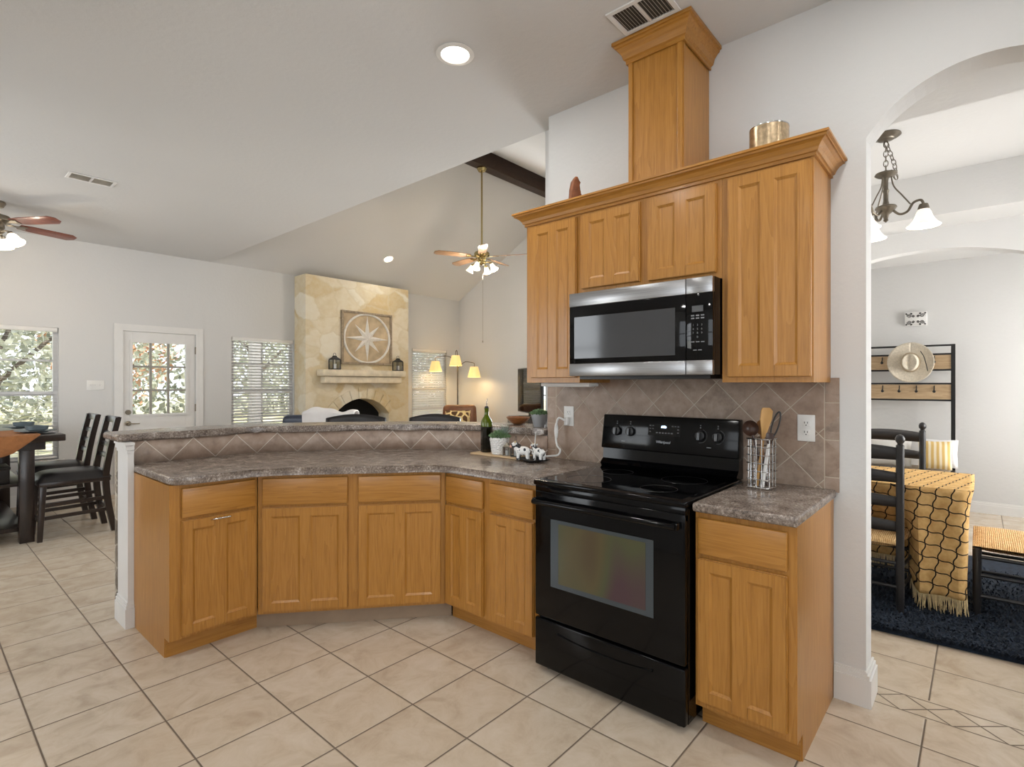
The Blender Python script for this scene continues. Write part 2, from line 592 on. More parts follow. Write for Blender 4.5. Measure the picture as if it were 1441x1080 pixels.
M['oven_glass'] = oven_window()
M['oven_border'] = plain('grey_oven_glass_border', (62, 70, 75), 0.15, var=0.02)
M['mw_glass'] = plain('dark_grey_window_glass', (60, 61, 63), 0.08, var=0.03)
M['rug'] = plain('navy_shag', (28, 38, 52), 1.0, var=0.5, scale=40)


def grass_mat():
    t = NT('pale_dry_grass')
    n = t.n('ShaderNodeTexNoise', Scale=1.5, Detail=6.0)
    t.l(t.coord(), n.inputs['Vector'])
    t.set(t.ramp(n.outputs['Fac'], [(0.35, lin((120, 128, 92))), (0.5, lin((176, 170, 138))), (0.65, lin((214, 206, 182)))]), 1.0)
    return t.m


M['grass'] = grass_mat()


def foliage_mat(name, a, b):
    t = NT(name)
    n = t.n('ShaderNodeTexNoise', Scale=3.0, Detail=4.0)
    t.l(t.coord(), n.inputs['Vector'])
    t.set(t.ramp(n.outputs['Fac'], [(0.35, lin(a)), (0.65, lin(b))]), 0.8)
    t.b.inputs['Transmission Weight'].default_value = 0.0
    return t.m


M['foliage'] = foliage_mat('leafy_green', (116, 124, 110), (204, 206, 192))
M['foliage_red'] = foliage_mat('autumn_leaf', (170, 116, 92), (200, 168, 134))

# ------------------------------------------------------------------ mesh builder


class MB:
    def __init__(s, M4=None, jit=True):
        s.bm = bmesh.new()
        s.jit = jit
        s.k = 0
        s.X = M4
        s.uv = None

    def v(s, p):
        p = Vector(p)
        return s.bm.verts.new(s.X @ p if s.X else p)

    def face(s, pts):
        return s.bm.faces.new([s.v(p) for p in pts])

    def _bev(s, verts, bev, seg):
        if bev <= 0:
            return
        vs = set(verts)
        es = [e for e in s.bm.edges if e.verts[0] in vs and e.verts[1] in vs]
        bmesh.ops.bevel(s.bm, geom=es, offset=bev, segments=seg, profile=0.5, affect='EDGES', clamp_overlap=True)

    def box(s, a, b, bev=0, seg=2):
        x0, y0, z0 = (min(a[i], b[i]) for i in range(3))
        x1, y1, z1 = (max(a[i], b[i]) for i in range(3))
        if s.jit:
            e = 0.00012 * (s.k % 7)      # neighbouring boxes never share a face plane
            s.k += 1
            x0, y0, z0, x1, y1, z1 = x0 + e, y0 + e, z0 + e, x1 - e, y1 - e, z1 - e
        P = [(x0, y0, z0), (x1, y0, z0), (x1, y1, z0), (x0, y1, z0), (x0, y0, z1), (x1, y0, z1), (x1, y1, z1), (x0, y1, z1)]
        V = [s.v(p) for p in P]
        for f in ((0, 3, 2, 1), (4, 5, 6, 7), (0, 1, 5, 4), (1, 2, 6, 5), (2, 3, 7, 6), (3, 0, 4, 7)):
            s.bm.faces.new([V[i] for i in f])
        s._bev(V, bev, seg)
        return s

    def hexa(s, P, bev=0, seg=2):
        """8 free corners, bottom ring then top ring"""
        V = [s.v(p) for p in P]
        for f in ((0, 3, 2, 1), (4, 5, 6, 7), (0, 1, 5, 4), (1, 2, 6, 5), (2, 3, 7, 6), (3, 0, 4, 7)):
            s.bm.faces.new([V[i] for i in f])
        s._bev(V, bev, seg)
        return s

    def bar(s, p0, p1, w, d, up=(0, 0, 1), bev=0, w1=None, d1=None):
        """rectangular bar from p0 to p1, w across, d in the other direction"""
        p0, p1 = Vector(p0), Vector(p1)
        t = (p1 - p0).normalized()
        up = Vector(up)
        if abs(t.dot(up)) > 0.95:
            up = Vector((1, 0, 0))
        a = t.cross(up).normalized()
        b = a.cross(t).normalized()
        w1 = w if w1 is None else w1
        d1 = d if d1 is None else d1
        P = []
        for (p, ww, dd) in ((p0, w, d), (p1, w1, d1)):
            for (i, j) in ((-1, -1), (1, -1), (1, 1), (-1, 1)):
                P.append(p + a * (i * ww / 2) + b * (j * dd / 2))
        return s.hexa(P, bev)

    def prism(s, pts, lo, hi, axis='z', bev=0, seg=2, cap=True):
        """closed 2-D outline pushed along an axis. axis z: pts=(x,y); x: pts=(y,z); y: pts=(x,z)"""
        def P(p, h):
            return {'z': (p[0], p[1], h), 'x': (h, p[0], p[1]), 'y': (p[0], h, p[1])}[axis]
        A = [s.v(P(p, lo)) for p in pts]
        B = [s.v(P(p, hi)) for p in pts]
        n = len(pts)
        fs = []
        if cap:
            fs += [s.bm.faces.new(A[::-1]), s.bm.faces.new(B)]
        for i in range(n):
            j = (i + 1) % n
            fs.append(s.bm.faces.new([A[i], A[j], B[j], B[i]]))
        if bev:
            es = [s.bm.edges.get((A[i], A[(i + 1) % n])) for i in range(n)] + [s.bm.edges.get((B[i], B[(i + 1) % n])) for i in range(n)]
            bmesh.ops.bevel(s.bm, geom=es, offset=bev, segments=seg, profile=0.5, affect='EDGES', clamp_overlap=True)
        return s

    def tube(s, path, r, seg=8, closed=False, caps=True):
        path = [Vector(p) for p in path]
        n = len(path)
        rs = r if isinstance(r, (list, tuple)) else [r] * n
        rings = []
        prev = None
        for i, p in enumerate(path):
            if closed:
                t = path[(i + 1) % n] - path[i - 1]
            else:
                t = path[min(i + 1, n - 1)] - path[max(i - 1, 0)]
            t = t.normalized() if t.length > 1e-9 else Vector((0, 0, 1))
            if prev is None:
                up = Vector((0, 0, 1)) if abs(t.z) < 0.9 else Vector((1, 0, 0))
                a = t.cross(up).normalized()
            else:
                a = prev - t * prev.dot(t)
                a = a.normalized() if a.length > 1e-6 else t.orthogonal().normalized()
            prev = a
            b = t.cross(a)
            rings.append([s.v(p + (a * math.cos(2 * PI * k / seg) + b * math.sin(2 * PI * k / seg)) * rs[i]) for k in range(seg)])
        for i in range(n if closed else n - 1):
            A, B = rings[i], rings[(i + 1) % n]
            for k in range(seg):
                s.bm.faces.new([A[k], A[(k + 1) % seg], B[(k + 1) % seg], B[k]])
        if caps and not closed:
            s.bm.faces.new(rings[0][::-1])
            s.bm.faces.new(rings[-1])
        return s

    def lathe(s, prof, seg=24, c=(0, 0, 0), sx=1.0, sy=1.0, rot=None):
        """prof: list of (radius, z)"""
        c = Vector(c)
        rings = []
        for (r, z) in prof:
            if r < 1e-6:
                q = Vector((0, 0, z))
                rings.append([s.v((rot @ q if rot else q) + c)])
            else:
                ring = []
                for k in range(seg):
                    q = Vector((r * sx * math.cos(2 * PI * k / seg), r * sy * math.sin(2 * PI * k / seg), z))
                    ring.append(s.v((rot @ q if rot else q) + c))
                rings.append(ring)
        for A, B in zip(rings, rings[1:]):
            for k in range(seg):
                k2 = (k + 1) % seg
                if len(A) == 1 and len(B) == 1:
                    continue
                if len(A) == 1:
                    s.bm.faces.new([A[0], B[k2], B[k]])
                elif len(B) == 1:
                    s.bm.faces.new([A[k], A[k2], B[0]])
                else:
                    s.bm.faces.new([A[k], A[k2], B[k2], B[k]])
        return s

    def ball(s, c, r, rot=None, seg=14, n=8):
        if not isinstance(r, (tuple, list)):
            r = (r, r, r)
        prof = [(math.sin(PI * i / n), -math.cos(PI * i / n)) for i in range(n + 1)]
        S = Matrix.Diagonal((r[0], r[1], r[2])).to_3x3()
        Q = (rot.to_3x3() @ S) if rot else S
        return s.lathe(prof, seg, c, rot=Q)

    def grid(s, fn, nu, nv, uvfn=None):
        V = [[s.v(fn(i / nu, j / nv)) for j in range(nv + 1)] for i in range(nu + 1)]
        if uvfn and s.uv is None:
            s.uv = s.bm.loops.layers.uv.new('UVMap')
        for i in range(nu):
            for j in range(nv):
                f = s.bm.faces.new([V[i][j], V[i + 1][j], V[i + 1][j + 1], V[i][j + 1]])
                if uvfn:
                    for lp, (a, b) in zip(f.loops, ((i, j), (i + 1, j), (i + 1, j + 1), (i, j + 1))):
                        lp[s.uv].uv = uvfn(a / nu, b / nv)
        return s

    def build(s, name, mat, parent=None, smooth=True, thick=0, angle=40):
        bmesh.ops.recalc_face_normals(s.bm, faces=s.bm.faces[:])
        me = bpy.data.meshes.new(name)
        s.bm.to_mesh(me)
        s.bm.free()
        me.materials.append(M[mat] if isinstance(mat, str) else mat)
        if smooth:
            for p in me.polygons:
                p.use_smooth = True
            me.set_sharp_from_angle(angle=R(angle))
        o = bpy.data.objects.new(name, me)
        COL.objects.link(o)
        if parent:
            o.parent = parent
        if thick:
            md = o.modifiers.new('thickness', 'SOLIDIFY')
            md.thickness = thick
            md.offset = 0
        return o


def tag(o, label, cat, group=None, kind=None):
    o['label'] = label
    o['category'] = cat
    if group:
        o['group'] = group
    if kind:
        o['kind'] = kind
    return o


def thing(name, label, cat, loc=(0, 0, 0), rz=0.0, group=None):
    o = bpy.data.objects.new(name, None)
    COL.objects.link(o)
    o.location = loc
    o.rotation_euler = (0, 0, rz)
    o.empty_display_size = 0.1
    return tag(o, label, cat, group)


def struct(o, label, cat):
    return tag(o, label, cat, None, 'structure')


def copy_tree(o, parent=None):
    c = o.copy()
    COL.objects.link(c)
    if parent:
        c.parent = parent
    for ch in [q for q in bpy.data.objects if q.parent == o]:
        copy_tree(ch, c)
    return c


def text_mesh(body, size, name, mat, parent, loc, rot=(R(90), 0, 0), extrude=0.0006, shear=0.0, bold=0.0):
    cu = bpy.data.curves.new(name, 'FONT')
    cu.body = body
    cu.size = size
    cu.extrude = extrude
    cu.shear = shear
    cu.offset = bold
    cu.align_x = 'CENTER'
    cu.align_y = 'CENTER'
    tmp = bpy.data.objects.new('tmp', cu)
    COL.objects.link(tmp)
    me = bpy.data.meshes.new_from_object(tmp)
    bpy.data.objects.remove(tmp)
    bpy.data.curves.remove(cu)
    me.materials.clear()
    me.materials.append(M[mat])
    o = bpy.data.objects.new(name, me)
    COL.objects.link(o)
    o.parent = parent
    o.location = loc
    o.rotation_euler = rot
    return o


def smooth_path(pts, n=6):
    P = [Vector(p) for p in pts]
    out = []
    for i in range(len(P) - 1):
        p0 = P[max(i - 1, 0)]
        p1, p2 = P[i], P[i + 1]
        p3 = P[min(i + 2, len(P) - 1)]
        for k in range(n):
            t = k / n
            out.append(0.5 * ((2 * p1) + (p2 - p0) * t + (2 * p0 - 5 * p1 + 4 * p2 - p3) * t * t + (3 * p1 - p0 - 3 * p2 + p3) * t ** 3))
    out.append(P[-1])
    return out


def offset_path(path, d):
    out = []
    n = len(path)
    for i, p in enumerate(path):
        t = path[min(i + 1, n - 1)] - path[max(i - 1, 0)]
        t = Vector((t[0], t[1])).normalized()
        out.append(Vector((p[0] - t[1] * d, p[1] + t[0] * d)))
    return out


# ================================================================== SETTING
H = 3.08
XW = 2.72           # stove wall, kitchen face
XE = 2.86           # its other face, and the edge of the flat ceiling
YB = 8.10           # back wall
XF = 7.60           # far (right) wall of living and dining rooms
YR = 5.24           # vault ridge
ZR = 4.66

fl = MB().box((-2.0, -2.1, -0.1), (XF, YB, 0)).build('floor', 'floor', smooth=False)
struct(fl, 'beige square ceramic tile floor with dark grout', 'floor')

c = MB().box((-2.0, -2.1, H), (XE, YB, H + 0.12)).build('ceiling', 'ceiling', smooth=False)
struct(c, 'flat off-white textured ceiling over kitchen and breakfast area', 'ceiling')


def slope(y0, z0, y1, z1, label):
    o = MB().hexa([(XE, y0, z0), (XF, y0, z0), (XF, y1, z1), (XE, y1, z1),
                   (XE, y0, z0 + .1), (XF, y0, z0 + .1), (XF, y1, z1 + .1), (XE, y1, z1 + .1)]).build('ceiling', 'ceiling', smooth=False)
    struct(o, label, 'ceiling')


slope(YB, H, YR, ZR, 'sloped living room ceiling rising from fireplace wall to the dark beam')
slope(YR, ZR, 2.21, H, 'sloped living room ceiling on the near side of the dark beam')
o = MB().prism([(2.21, H + .125), (YB, H + .125), (YR, ZR + 0.1)], XE - 0.1, XE - 0.001, 'x').build('wall_gable', 'wall', smooth=False)
struct(o, 'gable wall above the kitchen ceiling edge facing the living room', 'wall')


def wall_boxes(u0, u1, z0, z1, holes):
    us = sorted({u0, u1} | {h[0] for h in holes} | {h[1] for h in holes})
    zs = sorted({z0, z1} | {h[2] for h in holes} | {h[3] for h in holes})
    for a, b in zip(us, us[1:]):
        for lo, hi in zip(zs, zs[1:]):
            cu, cz = (a + b) / 2, (lo + hi) / 2
            if not any(h[0] < cu < h[1] and h[2] < cz < h[3] for h in holes):
                yield a, b, lo, hi


W1 = (0.20, 1.215, 0.50, 2.03)
W2 = (3.13, 4.055, 0.50, 2.055)
W3 = (6.375, 7.255, 0.50, 2.045)
DR = (1.80, 2.70, 0.0, 2.075)
mb = MB(jit=False)
for a, b, lo, hi in wall_boxes(-2.0, XF, 0, H + 0.0, [W1, W2, W3, DR]):
    mb.box((a, YB, lo), (b, YB + 0.14, hi))
struct(mb.build('wall_back', 'wall', smooth=False), 'off-white far wall with glazed door, windows and fireplace', 'wall')

EW = (5.15, 6.05, 0.75, 2.0)
EW2 = (2.7, 4.5, 0.6, 2.4)
mb = MB(jit=False)
for a, b, lo, hi in wall_boxes(-2.1, YB, 0, 4.9, [EW, EW2]):
    mb.box((XF, a, lo), (XF + 0.14, b, hi))
struct(mb.build('wall_right', 'wall', smooth=False), 'off-white right end wall behind floor lamp and hall tree', 'wall')

RW = (-1.0, 1.6, 0.7, 2.5)
mb = MB(jit=False)
for a, b, lo, hi in wall_boxes(-2.0, XW, 0, H, [RW]):
    mb.box((a, -2.1, lo), (b, -2.24, hi))
struct(mb.build('wall_rear', 'wall', smooth=False), 'off-white kitchen wall behind the viewer', 'wall')
SW = (-0.8, 1.4, 0.9, 2.5)
SW2 = (4.1, 7.1, 0.7, 2.5)
mb = MB(jit=False)
for a, b, lo, hi in wall_boxes(-2.1, YB, 0, H, [SW, SW2]):
    mb.box((-2.0, a, lo), (-2.14, b, hi))
struct(mb.build('wall_left', 'wall', smooth=False), 'off-white kitchen side wall left of the viewer', 'wall')
DWN = (3.7, 6.2, 0.8, 2.55)
EDR = (6.35, 7.35, 0.3, 2.5)
mb = MB(jit=False)
for a, b, lo, hi in wall_boxes(XE, XF, 0, H, [DWN, EDR]):
    mb.box((a, -1.9, lo), (b, -2.04, hi))
struct(mb.build('wall_dining', 'wall', smooth=False), 'off-white dining room wall with added windows, right of view', 'wall')

# stove wall with its arched doorway


def arch_pts(y0, y1, zs, za, n=24):
    c_ = (y1 - y0) / 2
    h_ = za - zs
    rad = (c_ * c_ + h_ * h_) / (2 * h_)
    ym = (y0 + y1) / 2
    a0 = math.asin(c_ / rad)
    return [(ym + rad * math.sin(a0 - 2 * a0 * i / n), za - rad + rad * math.cos(a0 - 2 * a0 * i / n)) for i in range(n + 1)]


AY0, AY1 = -0.39, 0.368
ar = arch_pts(AY0, AY1, 2.43, 2.64)
mb = MB()
mb.prism([(2.07, 0), (2.07, H), (AY1, H), (AY1, 2.43), (AY1, 0)], XW, XE, 'x')
mb.prism([(AY0, 0), (AY0, 2.43), (AY0, H), (-2.1, H), (-2.1, 0)], XW, XE, 'x')
for p, q in zip(ar, ar[1:]):
    mb.prism([(p[0], p[1]), (p[0], H), (q[0], H), (q[0], q[1])], XW, XE, 'x')
struct(mb.build('wall_stove', 'wall', smooth=False), 'off-white stove wall with arched doorway to the dining room', 'wall')
o = MB().box((XE, 2.07, 0), (XF, 2.205, 4.7)).build('wall_divider', 'wall', smooth=False)
struct(o, 'off-white wall between living and dining rooms', 'wall')

# dining room: tray ceiling and second arch
mb = MB()
for a, b in (((XE, -1.9), (3.42, 2.07)), ((5.5, -1.9), (XF, 2.07)), ((3.42, 1.65), (5.5, 2.07)), ((3.42, -1.9), (5.5, -1.2))):
    mb.box((a[0], a[1], 2.74), (b[0], b[1], H))
mb.box((XE, -1.9, H + 0.0), (XF, 2.07, H + 0.1))
struct(mb.build('ceiling', 'ceiling', smooth=False), 'white dining room tray ceiling with raised centre', 'ceiling')
AX = 5.95
ar = arch_pts(-0.75, 1.55, 2.2, 2.56, 30)
mb = MB()
mb.prism([(2.07, 0), (2.07, 2.74), (1.55, 2.74), (1.55, 2.2), (1.55, 0)], AX, AX + 0.14, 'x')
mb.prism([(-0.75, 0), (-0.75, 2.2), (-0.75, 2.74), (-1.9, 2.74), (-1.9, 0)], AX, AX + 0.14, 'x')
for p, q in zip(ar, ar[1:]):
    mb.prism([(p[0], p[1]), (p[0], 2.74), (q[0], 2.74), (q[0], q[1])], AX, AX + 0.14, 'x')
struct(mb.build('wall_entry', 'wall', smooth=False), 'white wall with wide arch between dining room and entry', 'wall')

# baseboards


def base_profile(mb, x0, y0, x1, y1, nx, ny, h=0.13, t=0.016):
    """baseboard along a wall line, nx,ny = direction into the room"""
    for z0, z1, tt in ((0, h - 0.03, t), (h - 0.03, h - 0.012, t * 0.7), (h - 0.012, h, t * 0.4)):
        mb.box((min(x0, x1, x0 + nx * tt, x1 + nx * tt), min(y0, y1, y0 + ny * tt, y1 + ny * tt), z0),
               (max(x0, x1, x0 + nx * tt, x1 + nx * tt), max(y0, y1, y0 + ny * tt, y1 + ny * tt), z1))


mb = MB()
base_profile(mb, -2.0, YB, 1.74, YB, 0, -1)
base_profile(mb, 2.76, YB, 4.07, YB, 0, -1)
base_profile(mb, 6.03, YB, XF, YB, 0, -1)
struct(mb.build('baseboard_back', 'white_trim', smooth=False), 'white baseboard along the far wall', 'baseboard')
mb = MB()
base_profile(mb, XF, -1.9, XF, 2.07, -1, 0, 0.12)
struct(mb.build('baseboard_right', 'white_trim', smooth=False), 'white baseboard behind the hall tree', 'baseboard')
mb = MB()
base_profile(mb, XW, AY1 - 0.004, XW, 0.485, -1, 0, 0.15, 0.022)
base_profile(mb, XW - 0.022, AY1, XE + 0.022, AY1, 0, -1, 0.15, 0.022)
base_profile(mb, XE, AY1 - 0.004, XE, 2.07, 1, 0, 0.15, 0.0215)
struct(mb.build('baseboard_archway', 'white_trim', smooth=False), 'white stepped baseboard wrapping the archway jamb', 'baseboard')

# backsplash behind the stove
o = MB().box((XW - 0.01, 0.466, 0.90), (XW, 2.07, 1.405)).build('trim_1', 'splash', smooth=False)
struct(o, 'taupe diamond tile backsplash behind the range', 'backsplash')
o = MB().box((XW - 0.0, 2.07, 1.092), (XE, 2.08, 1.42)).build('trim_2', 'splash', smooth=False)
struct(o, 'narrow tile edging on the free end of the stove wall', 'tile trim')

# ridge beam
o = MB().box((XE, YR - 0.08, 4.395), (XF, YR + 0.08, 4.66), 0.006).build('trim_3', 'beam', smooth=False)
struct(o, 'dark brown wooden ridge beam under the vaulted ceiling', 'beam')

# pony wall and bar
K0 = [(0.872, 3.685), (1.40, 3.695), (1.58, 3.675), (1.72, 3.605), (2.12, 3.315), (2.40, 3.05), (2.58, 2.82), (2.67, 2.58), (2.70, 2.35), (2.71, 2.07)]
K = [Vector((p[0], p[1])) for p in smooth_path([(a, b, 0) for a, b in K0], 4)]


def ribbon(mb, A, B, z0, z1, bev=0):
    pts = [(p[0], p[1]) for p in A] + [(p[0], p[1]) for p in reversed(B)]
    V0 = [mb.v((p[0], p[1], z0)) for p in pts]
    V1 = [mb.v((p[0], p[1], z1)) for p in pts]
    n = len(A)
    N = len(pts)
    for i in range(n - 1):
        j = N - 1 - i
        mb.bm.faces.new([V0[i], V0[i + 1], V0[j - 1], V0[j]])
        mb.bm.faces.new([V1[i], V1[i + 1], V1[j - 1], V1[j]])
    for i in range(N):
        j = (i + 1) % N
        mb.bm.faces.new([V0[i], V0[j], V1[j], V1[i]])
    if bev:
        es = [mb.bm.edges.get((V[i], V[(i + 1) % N])) for V in (V0, V1) for i in range(N)]
        bmesh.ops.bevel(mb.bm, geom=es, offset=bev, segments=4, profile=0.5, affect='EDGES', clamp_overlap=True)


mb = MB()
ribbon(mb, offset_path(K, 0.01), offset_path(K, 0.13), 0, 1.047)
struct(mb.build('wall_peninsula', 'wall', smooth=False), 'low curved wall carrying the raised bar', 'low wall')
mb = MB()
KK = offset_path(K, 0.0)
S = [0.0]
for a, b in zip(KK, KK[1:]):
    S.append(S[-1] + (b - a).length)
NK = len(KK) - 1


def kp(u):
    i = min(int(round(u * NK)), NK)
    return KK[i], S[i]


mb.grid(lambda u, v: (kp(u)[0][0], kp(u)[0][1], 0.90 + v * 0.147), NK, 1, lambda u, v: (kp(u)[1], 0.90 + v * 0.147))
o = mb.build('trim_4', 'strip')
md = o.modifiers.new('thickness', 'SOLIDIFY')
md.thickness = 0.009
md.offset = -1
struct(o, 'narrow taupe tile strip under the raised bar', 'tile trim')
mb = MB()
ribbon(mb, [Vector((0.838, 3.83))] + offset_path(K, 0.131), [Vector((0.838, 3.87))] + offset_path(K, 0.17), 0, 1.047)
struct(mb.build('trim_5', 'cladding', smooth=False), 'grey stone facing on the living side of the bar wall', 'stone facing')
# white end post
mb = MB()
mb.box((0.843, 3.615, 0), (0.872, 3.828, 1.0))
for z0, z1, t in ((0, 0.11, 0.016), (0.11, 0.13, 0.011), (0.13, 0.145, 0.006)):
    mb.box((0.843 - t, 3.615 - t, z0), (0.872, 3.828, z1))
for z0, z1, t in ((0.985, 1.005, 0.006), (1.005, 1.03, 0.013), (1.03, 1.047, 0.02)):
    mb.box((0.843 - t, 3.615 - t, z0), (0.872, 3.828, z1))
struct(mb.build('trim_6', 'white_trim', smooth=False), 'white moulded post at the open end of the bar', 'post')

bt = MB()
ki = offset_path(K, -0.02)
ko = offset_path(K, 0.30)
ki[0] = Vector((0.80, 3.652))
ko[0] = Vector((0.80, 3.96))
ki = [p for p in ki]
ki[-1] = Vector((2.69, 2.085))
ko[-1] = Vector((3.0, 2.085))
ribbon(bt, ki, ko, 1.048, 1.09, 0.014)
o = bt.build('bar_counter', 'laminate')
tag(o, 'raised curved bar counter in speckled brown stone laminate', 'counter')

# ------------------------------------------------------------------ windows and doors


def window(n, hole, axis, plane, outdir, label, cols=2, rows=4, sash=True, depth=0.14):
    """axis 'y': wall plane at y=plane spanning x; axis 'x': plane at x=plane spanning y"""
    u0, u1, z0, z1 = hole

    def B(mb, a0, a1, d0, d1, lo, hi):
        if axis == 'y':
            mb.box((a0, plane + outdir * d0, lo), (a1, plane + outdir * d1, hi))
        else:
            mb.box((plane + outdir * d0, a0, lo), (plane + outdir * d1, a1, hi))
    f = MB()
    w = 0.045
    B(f, u0, u0 + w, 0.04, 0.10, z0, z1)
    B(f, u1 - w, u1, 0.04, 0.10, z0, z1)
    B(f, u0, u1, 0.04, 0.10, z1 - w, z1)
    B(f, u0, u1, 0.04, 0.10, z0, z0 + w)
    root = f.build('window_%d' % n, 'white_trim', smooth=False)
    struct(root, label, 'window')
    m = MB()
    if sash:
        B(m, u0, u1, 0.05, 0.095, (z0 + z1) / 2 - 0.025, (z0 + z1) / 2 + 0.025)
    for i in range(1, cols):
        x = u0 + (u1 - u0) * i / cols
        B(m, x - 0.011, x + 0.011, 0.06, 0.085, z0, z1)
    for j in range(1, rows):
        z = z0 + (z1 - z0) * j / rows
        B(m, u0, u1, 0.06, 0.085, z - 0.011, z + 0.011)
    m.build('muntins', 'white_trim', root, smooth=False)
    g = MB()
    B(g, u0 + w, u1 - w, 0.070, 0.074, z0 + w, z1 - w)
    g.build('pane', 'pane', root, smooth=False)
    s = MB()
    B(s, u0 - 0.05, u1 + 0.05, -0.035, 0.05, z0 - 0.03, z0)
    B(s, u0 - 0.035, u1 + 0.035, -0.015, 0.0, z0 - 0.10, z0 - 0.03)
    s.build('sill', 'white_trim', root, smooth=False)
    return root


window(1, W1, 'y', YB, 1, 'tall window behind the breakfast table, left of the glazed door')
window(2, W2, 'y', YB, 1, 'window with open blinds between glazed door and fireplace')
window(3, W3, 'y', YB, 1, 'window with closed blinds right of the stone fireplace')
window(4, EW, 'x', XF, 1, 'window behind the television', rows=3)
window(5, RW, 'y', -2.1, -1, 'added kitchen fill-light window behind the viewer', cols=3, rows=2)  # unseen window, added as an opening for the rear fill lamp
window(6, SW, 'x', -2.0, -1, 'added kitchen side fill-light window behind the viewer', cols=3, rows=2)  # unseen too, put in to admit the side fill
window(8, EW2, 'x', XF, 1, 'added living room fill-light window hidden behind the stove wall', cols=3, rows=3)  # added out of view to let fill light into the living room
window(9, SW2, 'x', -2.0, -1, 'added wide breakfast area fill-light window beyond the left edge of view', cols=4, rows=3)  # invented opening for the breakfast fill lamp
window(10, EDR, 'y', -1.9, -1, 'added glazed fill-light panel in the entry beyond the right edge of view', cols=2, rows=4)  # unseen glazing added for the entry fill
window(7, DWN, 'y', -1.9, -1, 'added dining room fill-light window beyond the right edge of view', cols=3, rows=2)  # out of view, added so the dining fill can enter


def blind(hole, y, label, tilt, step, slat_w=0.05, bottom=None, group=None):
    u0, u1, z0, z1 = hole
    z0 = bottom if bottom else z0
    t = thing('window_blind', label, 'blind', ((u0 + u1) / 2, y, z1))
    w = (u1 - u0) / 2 - 0.012
    MB().box((-w, -0.03, -0.05), (w, 0.03, -0.002), 0.004).build('headrail', 'white_plastic', t)
    s = MB()
    z = -0.07
    while z > z0 - z1 + 0.05:
        dy, dz = slat_w / 2 * math.cos(tilt), slat_w / 2 * math.sin(tilt)
        s.hexa([(-w, -dy, z - dz), (w, -dy, z - dz), (w, dy, z + dz), (-w, dy, z + dz),
                (-w, -dy, z - dz + .002), (w, -dy, z - dz + .002), (w, dy, z + dz + .002), (-w, dy, z + dz + .002)])
        z -= step
    s.build('slats', 'blind', t, smooth=False)
    MB().box((-w, -0.02, z0 - z1 + 0.012), (w, 0.02, z0 - z1 + 0.034), 0.004).build('bottom_rail', 'white_plastic', t)
    for q in (-0.32, 0.32):
        MB().tube([(q * (u1 - u0), -0.028, -0.05), (q * (u1 - u0), -0.028, z0 - z1 + 0.03)], 0.0012, 5).build('cord', 'white_plastic', t)
    return t


blind(W1, YB + 0.025, 'white slatted blind tilted open in the window behind the breakfast table', R(2), 0.047, 0.045)
blind(W2, YB + 0.025, 'white slatted blind tilted open in the window left of the fireplace', R(24), 0.044)
blind(W3, YB + 0.025, 'white slatted blind closed in the window right of the fireplace', R(48), 0.046)

# glazed door
mb = MB()
mb.box((1.80, YB - 0.012, 0), (1.835, YB + 0.10, 2.075))
mb.box((2.665, YB - 0.012, 0), (2.70, YB + 0.10, 2.075))
mb.box((1.80, YB - 0.012, 2.045), (2.70, YB + 0.10, 2.075))
root = mb.build('door_1', 'white_trim', smooth=False)
struct(root, 'white exterior door with nine glass panes in the far wall', 'door')
mb = MB()
gl = (1.94, 2.545, 0.985, 1.905)
for a, b, lo, hi in wall_boxes(1.838, 2.662, 0.01, 2.042, [gl]):
    mb.box((a, YB + 0.012, lo), (b, YB + 0.052, hi))
slab = mb.build('door_slab', 'white_trim', root, smooth=False)
mb = MB(jit=False)
for a, b, lo, hi in wall_boxes(gl[0] - 0.028, gl[1] + 0.028, gl[2] - 0.028, gl[3] + 0.028, [gl]):
    mb.box((a, YB + 0.0, lo), (b, YB + 0.012, hi))
for px0, px1 in ((1.95, 2.2), (2.29, 2.54)):
    mb.box((px0, YB + 0.004, 0.2), (px1, YB + 0.013, 0.8), 0.006)
mb.build('moulding', 'white_trim', slab, smooth=False)
mb = MB()
for i in (1, 2):
    x = gl[0] + (gl[1] - gl[0]) * i / 3
    z = gl[2] + (gl[3] - gl[2]) * i / 3
    mb.box((x - .012, YB + 0.014, gl[2]), (x + .012, YB + 0.05, gl[3]))
    mb.box((gl[0], YB + 0.014, z - .012), (gl[1], YB + 0.05, z + .012))
mb.build('muntins', plain('grey_muntin', (150, 146, 138), 0.5), slab, smooth=False)
MB().box((gl[0], YB + 0.03, gl[2]), (gl[1], YB + 0.034, gl[3])).build('pane', 'pane', slab, smooth=False)
rx = Matrix.Rotation(R(90), 3, 'X')
mb = MB().lathe([(0, 0), (0.032, 0), (0.032, 0.01), (0.018, 0.014), (0.018, 0.045), (0, 0.045)], 16, (1.895, YB + 0.012, 0.875), rot=rx)
mb.bar((1.895, YB - 0.03, 0.875), (2.01, YB - 0.03, 0.868), 0.014, 0.012, bev=0.004)
mb.build('lever_handle', 'nickel', root)
MB().lathe([(0, 0), (0.033, 0), (0.03, 0.016), (0, 0.018)], 16, (1.895, YB + 0.012, 1.015), rot=rx).build('deadbolt', 'nickel', root)
for z in (1.05, 1.83):
    MB().box((2.655, YB - 0.012, z - 0.05), (2.668, YB + 0.012, z + 0.05), 0.002).build('hinge', 'nickel', root)
mb = MB()
mb.box((1.745, YB - 0.014, 0), (1.80, YB, 2.13))
mb.box((2.70, YB - 0.014, 0), (2.755, YB, 2.13))
mb.box((1.80, YB - 0.014, 2.075), (2.70, YB, 2.13))
mb.build('casing', 'white_trim', root, smooth=False)

